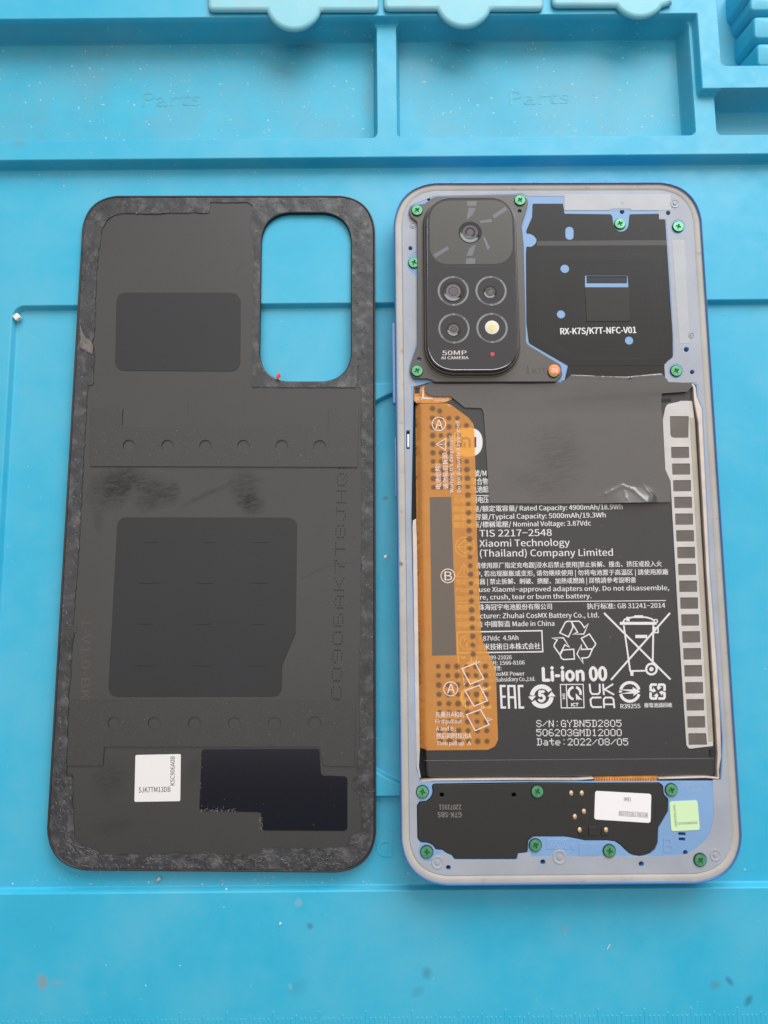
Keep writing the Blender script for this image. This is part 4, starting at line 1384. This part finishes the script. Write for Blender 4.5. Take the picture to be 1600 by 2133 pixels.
for (x, y, r, m_) in ((944.5, 607, 9.5, LD), (1021.3, 609, 6, LD), (945, 686, 6, LB), (945, 686, 2.2, M_BLACKGLOSS)):
    c = P(x, y, zg + 0.09)
    V, F = [], []
    lathe("lens_pupil", [(r * KP, zg + 0.075 + 0.004 * (7 - r)), (r * KP * 0.9, zg + 0.085 + 0.004 * (7 - r)), (0, zg + 0.1 + 0.004 * (9.5 - r))], m_, cb, c, 28)
c = P(1025, 682, zg)
lathe("flash_led", [(15.2 * KP, zg), (15 * KP, zg + 0.05), (12 * KP, zg + 0.1), (0, zg + 0.13)], mat("cream_flash", (0.72, 0.66, 0.55), rough=0.35, var=0.1, vscale=1.0), cb, c, 36)
slab("flash_core", rp([(1020, 677), (1028, 676), (1029, 688), (1021, 688)], 2), zg + 0.1, zg + 0.15, mat("yellow_phosphor", (0.80, 0.66, 0.14), rough=0.5), cb, cham=0.02)
c = P(1026, 737.5, zg)
lathe("red_dot", [(4.6 * KP, zg - 0.01), (4.5 * KP, zg + 0.01), (0, zg + 0.012)], mat("red_print", (0.55, 0.05, 0.05), rough=0.5), cb, c, 20)
M_CAMP = mat("pale_camera_print", (0.62, 0.56, 0.52), rough=0.5)
text(cb, "50MP", (921.5, 739.5), (972, 739.2), zg, M_CAMP, 9.5, 0.012)
text(cb, "AI CAMERA", (919, 748.3), (976, 748), zg, M_CAMP, 6, 0.025)
symbol(cb, "secondary_panel_outline", [('s', rp([(897, 556), (1070, 555), (1077, 765), (897, 765)], 28), 1.0, True)], zg - 0.004, mat("panel_outline", (0.03, 0.03, 0.032), rough=0.3))

# ---- screws
sr = 1.22
cross = []
for k in range(4):
    a = k * math.pi / 2
    for (x, y) in ((0.62, -0.17), (0.62, 0.17), (0.2, 0.2)):
        cross.append((x * math.cos(a) - y * math.sin(a), x * math.sin(a) + y * math.cos(a)))
disc = [(sr * math.cos(2 * math.pi * k / 28), sr * math.sin(2 * math.pi * k / 28)) for k in range(28)]
V, F = slab_geo(disc, [cross], -0.35, 0.32, 0.0)
n0 = len(disc)
V = [(x * (0.9 if (i >= n0 and i < 2 * n0) else 1), y * (0.9 if (i >= n0 and i < 2 * n0) else 1), z) for i, (x, y, z) in enumerate(V)]
rng2 = random.Random(4)
scr_me = rec_me = shade_ring_me = None
for (x, y, zs) in ((869, 439, ZBK), (1083, 418, ZBK), (862.5, 548, ZP), (869, 773, ZBK), (1291, 467, ZP), (1412, 473, ZP), (1408, 773, ZP), (880, 1649, ZP), (1119, 1648, 6.9), (1398, 1645, ZP), (889, 1774, ZP), (1115, 1760, ZP), (1269, 1772, ZP), (1458, 1791, ZP), (1153, 775, ZBK)):
    c = P(x, y, zs)
    z = zs + 0.05
    if scr_me is None:
        s = make("screw", [(vx + c[0], vy + c[1], vz + z) for vx, vy, vz in V], F, M_SCREW, pho, 35, loc=(c[0], c[1], z))
        scr_me = s.data
        rv = [(c[0] + 0.95 * sr * math.cos(k * math.pi / 8), c[1] + 0.95 * sr * math.sin(k * math.pi / 8), z + 0.08) for k in range(16)]
        q = make("drive_recess", rv, [tuple(range(16))], M_SCREWD, s)
        rec_me = q.data
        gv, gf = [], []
        annulus(gv, gf, c, sr * 0.99, sr * 1.16, z + 0.03, 28)  # flat dark ring: shade round the screw head put into colour
        q2 = make("painted_shadow_ring", gv, gf, M_DARK, s)
        shade_ring_me = q2.data
    else:
        s = link("screw", scr_me, pho, (c[0], c[1], z))
        link("drive_recess", rec_me, s)
        link("painted_shadow_ring", shade_ring_me, s)
    s.rotation_euler = (rng2.uniform(-.02, .02), rng2.uniform(-.02, .02), rng2.uniform(0, math.pi / 2))
os_ = P(1155, 771, ZBK + 0.45)
od = lathe("orange_seal", [(1.36, ZBK + 0.32), (1.36, ZBK + 0.42), (1.3, ZBK + 0.46), (0, ZBK + 0.47)], mat("orange_paper_seal", (0.80, 0.24, 0.06), rough=0.5), pho, os_, 32)
E8 = lambda *p: zz(800, 360, 4.0, p)
symbol(od, "seal_emblem", [('s', E8((1400, 1665), (1400, 1632), (1422, 1632), (1424, 1665)), 1.6), ('s', E8((1411, 1645), (1411, 1665)), 1.3), ('s', E8((1434, 1630), (1436, 1660), (1447, 1660), (1447, 1630)), 1.6)], ZBK + 0.48, mat("pale_seal_print", (0.85, 0.62, 0.5), rough=0.6))

# ---- black foil tape over the battery's upper half
ZTP = ZT + 0.30
TP = rp([(884, 806), (893, 798.5, 3), (1157, 798.5), (1178, 792), (1188, 783), (1250, 786), (1300, 787.5), (1375, 780.5), (1384, 790), (1390, 798), (1437, 800, 3), (1440, 806), (1430, 817), (1377, 821), (1377, 846), (1381, 875), (1385, 975),
         (1397, 1002), (1397, 1046, 2), (1300, 1048), (1150, 1049), (1020, 1048, 2), (1014, 950), (1008, 862, 8), (1004, 850, 6), (968, 849, 5), (948, 833, 6), (938, 826, 5), (905, 826), (893, 824, 3), (886, 817)])
wr = [((1240, 1036), (1262, 1030), 0.06, 0.5), ((1262, 1030), (1297, 1011), 0.16, 0.45), ((1297, 1011), (1318, 1020), 0.16, 0.4), ((1318, 1020), (1340, 1042), 0.14, 0.4), ((1342, 1013), (1360, 1036), 0.18, 0.4),
      ((1297, 1012), (1302, 1040), 0.10, 0.4), ((1185, 786), (1250, 788), 0.12, 0.35), ((1250, 788), (1310, 790), 0.14, 0.3), ((1310, 789), (1376, 784), 0.16, 0.35), ((1150, 830), (1380, 815), 0.05, 1.4)]
wr = [(np.array(P(*a, ZTP)), np.array(P(*b, ZTP)), h, w) for a, b, h, w in wr]
ytop0, ytop1 = P(1200, 862, ZTP)[1], P(1200, 788, ZTP)[1]

xk = (P(1130, 800, 7)[0], P(1215, 800, 7)[0])
yfA, yfB = P(1300, 1013, ZTP)[1], P(1300, 1046, ZTP)[1]
xf = [P(q, 1030, ZTP)[0] for q in (1215, 1255, 1297, 1318, 1345, 1368, 1395)]


def tape_z(x, y):
    z = ZTP + 0.05 * fr(x, y, 0.18, 2)
    k = max(0.0, min(1.0, (y - ytop0) / (ytop1 - ytop0)))
    z += float(np.interp(x, xk, (0.35, 0.95))) * k * k * (3 - 2 * k)
    s = (yfA - y) / (yfA - yfB)
    if s > 0 and x > xf[0]:
        z += float(np.interp(x, xf, (0, 0.12, 0.75, 0.7, 0.85, 0.3, 0.05))) * min(s, 1.2) ** 1.1
    p = np.array((x, y))
    for a, b, h, w in wr:
        d = b - a
        t = max(0.0, min(1.0, float((p - a) @ d / (d @ d))))
        q = a + d * t - p
        dd = float(q @ q)
        if dd < 9 * w * w:
            z += h * math.exp(-dd / (w * w) * 2.2)
    return z


tp = sheet("foil_tape", TP, ZTP, M_TAPE, pho, step=0.42, zfun=tape_z, thick=0.22, smooth=50)

# ---- connector corner under the tape
cf = slab("connector_flex", rp([(863, 806), (876, 802), (888, 799), (895, 812), (940, 826), (942, 832), (928, 838), (905, 840), (868, 840), (862, 834)], 2), ZT - 0.3, ZT + 0.14, M_COPPER, pho, cham=0.05)
slab("flex_component", [(865, 808), (875, 806), (874, 818), (864, 819)], ZT + 0.1, ZT + 0.3, M_INK, cf, cham=0.04)
symbol(cf, "flex_outline", [('s', [(889, 804), (882, 806), (881, 829), (902, 830)], 3.2)], ZT + 0.15, M_PRINT)
M_PINK = mat("pale_pink_print", (0.80, 0.62, 0.55), rough=0.6)
text(cf, "126", (879, 826.5), (865, 828), ZT + 0.15, M_PINK, 7)
text(cf, "198100", (934, 829), (904, 829.5), ZT + 0.15, M_PINK, 6)
slab("notch_shade_fill", [(1377, 823), (1405, 822), (1404, 838), (1400, 843), (1377, 845)], 4.6, 5.9, M_DARK, pho, cham=0.05)  # dark slab painted in for the shade of an open gap
slab("notch_bar", [(1378, 830), (1398, 829), (1398, 836), (1378, 838)], 5.6, 6.2, M_NFC, pho, cham=0.05)

# ---- amber pull tab
def film_mat(name, base, fac, rough, tint):
    m, nt, b, out = base_mat(name)
    vec = coords(nt)
    f = ramp(nt, nnoise(nt, vec, 0.25, 3.0), 0.3, 0.7)
    nt.links.new(mixc(nt, f, tuple(x * 0.93 for x in base), tuple(min(1, x * 1.07) for x in base)), b.inputs['Base Color'])
    b.inputs['Roughness'].default_value = rough
    b.inputs['Coat Weight'].default_value = 0.5
    b.inputs['Coat Roughness'].default_value = 0.12
    t = nt.nodes.new("ShaderNodeBsdfTransparent")
    t.inputs[0].default_value = (*tint, 1)
    mx = nt.nodes.new("ShaderNodeMixShader")
    mx.inputs[0].default_value = fac
    nt.links.new(b.outputs[0], mx.inputs[1])
    nt.links.new(t.outputs[0], mx.inputs[2])
    nt.links.new(mx.outputs[0], out.inputs[0])
    return m


M_AMBER = film_mat("amber_film", (1.0, 0.39, 0.085), 0.48, 0.34, (1.0, 0.8, 0.25))
ZA = ZT + 0.22
AM = rp([(866, 841, 2), (930, 840, 3), (940, 843.5, 3), (976, 870, 12), (986.5, 884, 8), (988.5, 900), (994, 1130), (997, 1194), (1002, 1316), (1007, 1339, 6), (1028.6, 1384, 8), (1033, 1396), (1037.5, 1541, 10), (1031, 1555, 10), (1016, 1562, 10), (890, 1563), (876, 1560, 2), (871, 1250), (867, 1000)])
WIN = [(895, 1035.5), (940, 1035), (951, 1365), (900, 1366)]
xl0 = lambda y: P(866, 841, ZA)[0] + (P(876, 1560, ZA)[0] - P(866, 841, ZA)[0]) * (P(866, 841, ZA)[1] - y) / (P(866, 841, ZA)[1] - P(876, 1560, ZA)[1])


def amber_z(x, y):
    d = x - xl0(y)
    return ZA - 1.3 * math.exp(-(max(d, 0) / 0.75) ** 2 * 1.5) + 0.02 * fr(x, y, 0.3, 2)


am = sheet("pull_tab", AM, ZA, M_AMBER, pho, holes=[WIN], step=0.75, zfun=amber_z, thick=0.0, smooth=60)
slab("pull_tab_window", [(894, 1034), (941, 1034), (952, 1367), (899, 1367)], ZA - 0.06, ZA - 0.02, mat("taupe_clear_film", (0.135, 0.105, 0.082), rough=0.4, bump=0.008, bscale=6.0), am)
za = ZA + 0.035
M_TABP = mat("pink_white_print", (0.86, 0.66, 0.58), rough=0.6)
# adhesive contact dots, faded at the rim
md, nt, b, out = base_mat("adhesive_contact_dot")
at = nt.nodes.new("ShaderNodeVertexColor")
at.layer_name = "fade"
b.inputs['Base Color'].default_value = (0.13, 0.085, 0.055, 1)
b.inputs['Roughness'].default_value = 0.45
nt.links.new(at.outputs['Color'], b.inputs['Alpha'])
DP = []
for r in range(9):
    for c_ in range(3):
        DP.append((901 + c_ * 17.2 + r * 0.25, 871 + r * 18))
DP += [(901, 851), (916, 856), (953, 871), (953.5, 888), (972, 886), (955, 906), (955, 925)]
DP += [(972.5, 961), (973, 978), (974, 996), (974.5, 1014), (956, 1015), (957, 997), (957, 979), (956, 961)]
k = 0
y = 1031
while y < 1372:
    DP.append((975 + (y - 1031) * 0.033, y))
    y += 18.4
for r, y in enumerate((1388, 1407, 1427, 1446.5, 1465.6)):
    for c_ in range(6):
        x = 913 + c_ * 19.6 + r * 0.6
        if x < 1024 + r: DP.append((x, y))
for r, y in enumerate((1484, 1503, 1522, 1544)):
    for c_ in range(6):
        if not (c_ == 5 and r < 1): DP.append((916 + c_ * 19.4 + r * 0.5, y))
V, F, AL = [], [], []
zd = ZA + 0.028
rg = random.Random(9)
for (x, y) in DP:
    s = rg.uniform(0.85, 1.1)
    b0 = len(V)
    for (r, al) in ((0, .68), (3.4 * s, .62), (5.5 * s, .30), (7.6 * s, 0.0)):
        n = 1 if r == 0 else 12
        for k in range(n):
            a = 2 * math.pi * k / 12
            w = P(x + r * math.cos(a), y + r * math.sin(a), zd)
            V.append((w[0], w[1], zd))
            AL.append(al)
    for k in range(12):
        j = (k + 1) % 12
        F.append((b0, b0 + 1 + k, b0 + 1 + j))
        F.append((b0 + 1 + k, b0 + 13 + k, b0 + 13 + j, b0 + 1 + j))
        F.append((b0 + 13 + k, b0 + 25 + k, b0 + 25 + j, b0 + 13 + j))
o = make("adhesive_dot", V, F, md, am)
ca = o.data.color_attributes.new("fade", 'FLOAT_COLOR', 'POINT')
for i, a in enumerate(AL):
    ca.data[i].color = (a, a, a, 1)
tag(o, kind="stuff")
U = lambda *a, **k: text(am, a[0], a[1], a[2], za + 0.01, M_TABP, *a[3:], **k)
W = lambda n, it: symbol(am, n, it, za + 0.01, M_TABP)
W("printed_circle", [('r', (914.3, 883), 14, 1.7)])
U("A", (907, 892.5), (922.5, 892.5), 19, -0.005)
W("printed_circle", [('r', (933, 1199.6), 14.3, 1.8)])
U("B", (926, 1209), (942, 1209), 18.5, -0.005)
W("printed_circle", [('r', (939, 1435), 14.5, 1.7)])
U("A", (931.5, 1444), (947.5, 1444), 19, -0.005)
W("printed_triangle", [('s', [(909.5, 925.5), (929, 913), (928.6, 937.8)], 1.6, True), ('s', [(915.5, 925.4), (923, 925.3)], 2.0), ('r', (926, 925.3), 0.5, 1.0)])
U("Warning:It's dangerous!", (944.6, 1026), (942.5, 908), 7.2, 0.006)
U("Do not dismantle it by yourself.", (959.5, 1025.5), (956.7, 874), 7.2, 0.006)
U("电池危险!", (918.3, 1018), (916.5, 966), 9, 0.006)
U("请勿私自拆卸.", (933.5, 1018.6), (931.5, 940.5), 9, 0.006)
U("先撕开A和B;", (907.5, 1493.5), (966.5, 1493), 9.5, 0.004)
U("First pull out", (907.5, 1507), (962, 1507), 8, 0.006)
U("A and B ;", (908.5, 1522), (949.5, 1522), 8, 0.006)
U("然后同时拉出A", (909, 1538), (982, 1537.5), 9.5, 0.004)
U("Then pull up", (910, 1552.5), (966, 1552.3), 8, 0.006)
U("A", (974, 1552.3), (981.5, 1552.2), 8, 0.006)
F9 = lambda *p: zz(870, 1370, 8.889, p)
for sqr, lp in ((((820, 205), (1070, 105), (1225, 390), (975, 490)), [(1080, 40), (1092, 105), (1165, 82), (1110, 62)]), (((880, 610), (1145, 510), (1295, 795), (1045, 900)), [(1225, 540), (1210, 595), (1296, 578), (1235, 560)]), (((905, 1055), (1165, 960), (1325, 1240), (1065, 1350)), [(1180, 890), (1192, 945), (1252, 922), (1200, 912)])):
    W("folding_step_drawing", [('s', F9(*sqr), 2.3, True), ('s', F9(*lp), 1.3)])
W("folding_step_drawing", [('s', F9((850, 370), (860, 520), (875, 470)), 1.3), ('s', F9((880, 770), (885, 930), (893, 880)), 1.3), ('s', F9((1300, 1110), (1305, 1175), (1380, 1145), (1320, 1130)), 1.3)])

# ---- white ladder pull tape on the right
M_LADDER = film_mat("milky_pull_tape", (0.63, 0.59, 0.565), 0.12, 0.45, (0.9, 0.9, 0.88))
LAD = rp([(1390, 842, 8), (1413, 837, 3), (1418, 835, 2), (1442, 835, 2), (1446, 867), (1449, 960), (1470, 1300), (1486, 1554, 2), (1435, 1560, 7), (1430, 1552), (1413, 1290), (1397, 1003), (1386, 978), (1381, 874), (1386, 850)])
wins = [rp([(1395.5, 867), (1435, 867), (1434, 912, 2), (1397, 912, 8)], 1)]
for k in range(18):
    t = k / 17
    yc = 942.7 + (1539.8 - 942.7) * (t * 0.985 + 0.015 * t * t)
    xl = 1398 + 36 * (yc - 943) / 597
    wd = 37.2 - 0.4 * t
    h = 11.6 + 0.5 * t
    wins.append(rp([(xl, yc - h), (xl + wd, yc - h - 0.3), (xl + wd + 0.6 + (2 if k == 17 else 0), yc + h - 0.3), (xl + 0.8, yc + h)], 1.6))
lad = slab("ladder_pull_tape", LAD, ZT + 0.02, ZT + 0.2, M_LADDER, pho, holes=wins, cham=0.03)
slab("tape_backing", [(1392, 862), (1438, 862), (1476, 1553), (1433, 1556)], ZT + 0.03, ZT + 0.07, mat("taupe_tape_backing", (0.125, 0.105, 0.09), rough=0.4, bump=0.01, bscale=3.0, var=0.1, vscale=0.3), lad)
slab("tape_edge_film", [(1436, 870), (1447, 870), (1486, 1545), (1476, 1545)], ZT + 0.05, ZT + 0.215, film_mat("cream_edge_film", (0.52, 0.46, 0.37), 0.35, 0.4, (0.9, 0.88, 0.8)), lad)
slab("foam_tab", [(1479, 1561), (1486, 1561), (1487, 1576), (1480, 1576)], ZT, ZT + 0.25, M_DARK, pho)

# ================================================================ crumbs and dust
def crumb(px, py, z, r, label, cat, m, sx=1.0, sy=1.0, seed=0, name="crumb", box=False):
    rr = random.Random(seed)
    c = P(px, py, z)
    bm = bmesh.new()
    if box:
        bmesh.ops.create_cube(bm, size=2 * r)
        bmesh.ops.bevel(bm, geom=bm.edges[:], offset=r * 0.22, segments=1, affect='EDGES')
        ang = 0.72
    else:
        bmesh.ops.create_icosphere(bm, subdivisions=2, radius=r)
        ang = rr.uniform(0, 3)
    V = []
    for v in bm.verts:
        k = 1 if box else rr.uniform(0.7, 1.15)
        x, y = v.co.x * sx * k, v.co.y * sy * k
        V.append((c[0] + x * math.cos(ang) - y * math.sin(ang), c[1] + x * math.sin(ang) + y * math.cos(ang), z + max(0.02, (v.co.z * k + r) * (0.8 if box else 0.6))))
    F = [tuple(v.index for v in f.verts) for f in bm.faces]
    bm.free()
    o = make(name, V, F, m, None, None, loc=(c[0], c[1], z))
    return tag(o, label, cat)


M_CW = mat("white_crumb", (0.80, 0.76, 0.72), rough=0.5)
M_CT = mat("tan_crumb", (0.52, 0.42, 0.34), rough=0.6, var=0.2, vscale=2.0)
M_CR = mat("red_scrap", (0.75, 0.06, 0.05), rough=0.5)
crumb(38.5, 663, 0.05, 0.72, "white cube-shaped crumb in the corner of the mat's recessed panel", "crumb", M_CW, seed=1, box=True)
crumb(580.5, 784.5, ZC + 0.2, 0.62, "small red scrap on the lower edge of the back cover's camera cutout", "scrap", M_CR, 0.85, 1.5, seed=2, name="red_scrap")
crumb(331, 1831, 0.05, 0.42, "tan crumb on the mat below the back cover", "crumb", M_CT, 1.5, 0.8, seed=3)
crumb(837, 1171, 7.15, 0.42, "pale crumb stuck on the phone's left beige ledge", "crumb", M_CT, 1.1, 0.9, seed=5)
crumb(803, 1160, 1.05, 0.42, "pale crumb on the mat between back cover and phone", "crumb", M_CW, 0.9, 1.2, seed=6)
crumb(584, 1923.5, 1.02, 0.26, "white oval crumb on the mat's near band below the back cover", "crumb", M_CW, 1.4, 0.9, seed=7)
crumb(1268, 1971, 1.02, 0.2, "thin pale fibre on the mat below the phone", "fibre", M_CW, 0.5, 4.2, seed=0, name="fibre")
crumb(472, 1852, 0.05, 0.3, "grey crumb at the foot of the step below the back cover", "crumb", M_CW, 1.0, 0.8, seed=8)
rd = random.Random(21)
V, F = [], []


def grain(x, y, z, r):
    b = len(V)
    n = 5
    for k in range(n):
        a = 2 * math.pi * k / n + rd.uniform(-.4, .4)
        q = r * rd.uniform(0.6, 1.3)
        V.append((x + q * math.cos(a), y + q * math.sin(a), z + 0.01))
    V.append((x, y, z + r * 0.8 + 0.01))
    for k in range(n):
        F.append((b + k, b + (k + 1) % n, b + n))


pts = []
for k in range(190):
    pts.append((rd.uniform(-98, 98), rd.uniform(-92, 152)))
for k in range(70):                              # swept against the steps
    pts.append((rd.uniform(-90, 10), rec[2] + abs(rd.gauss(0, 1.2)) + 0.6))
    pts.append((rd.uniform(-90, 90), rec[3] - abs(rd.gauss(0, 1.5)) - 0.6))
    pts.append((rd.uniform(-95, 95), ridge_front - 1.2 - abs(rd.gauss(0, 2))))
    pts.append((rd.uniform(-95, 75), tray_back - 1.6 - abs(rd.gauss(0, 2))))
A = np.array(pts)
for (x, y), z in zip(pts, matz(A[:, 0], A[:, 1])):
    grain(x, y, float(z), min(0.26, rd.expovariate(1 / 0.07) + 0.04))
o = make("dust_specks", V, F, mat("pale_dust", (0.52, 0.58, 0.60), rough=0.7), None)
tag(o, "pale dust specks scattered over the blue mat", "dust", kind="stuff")
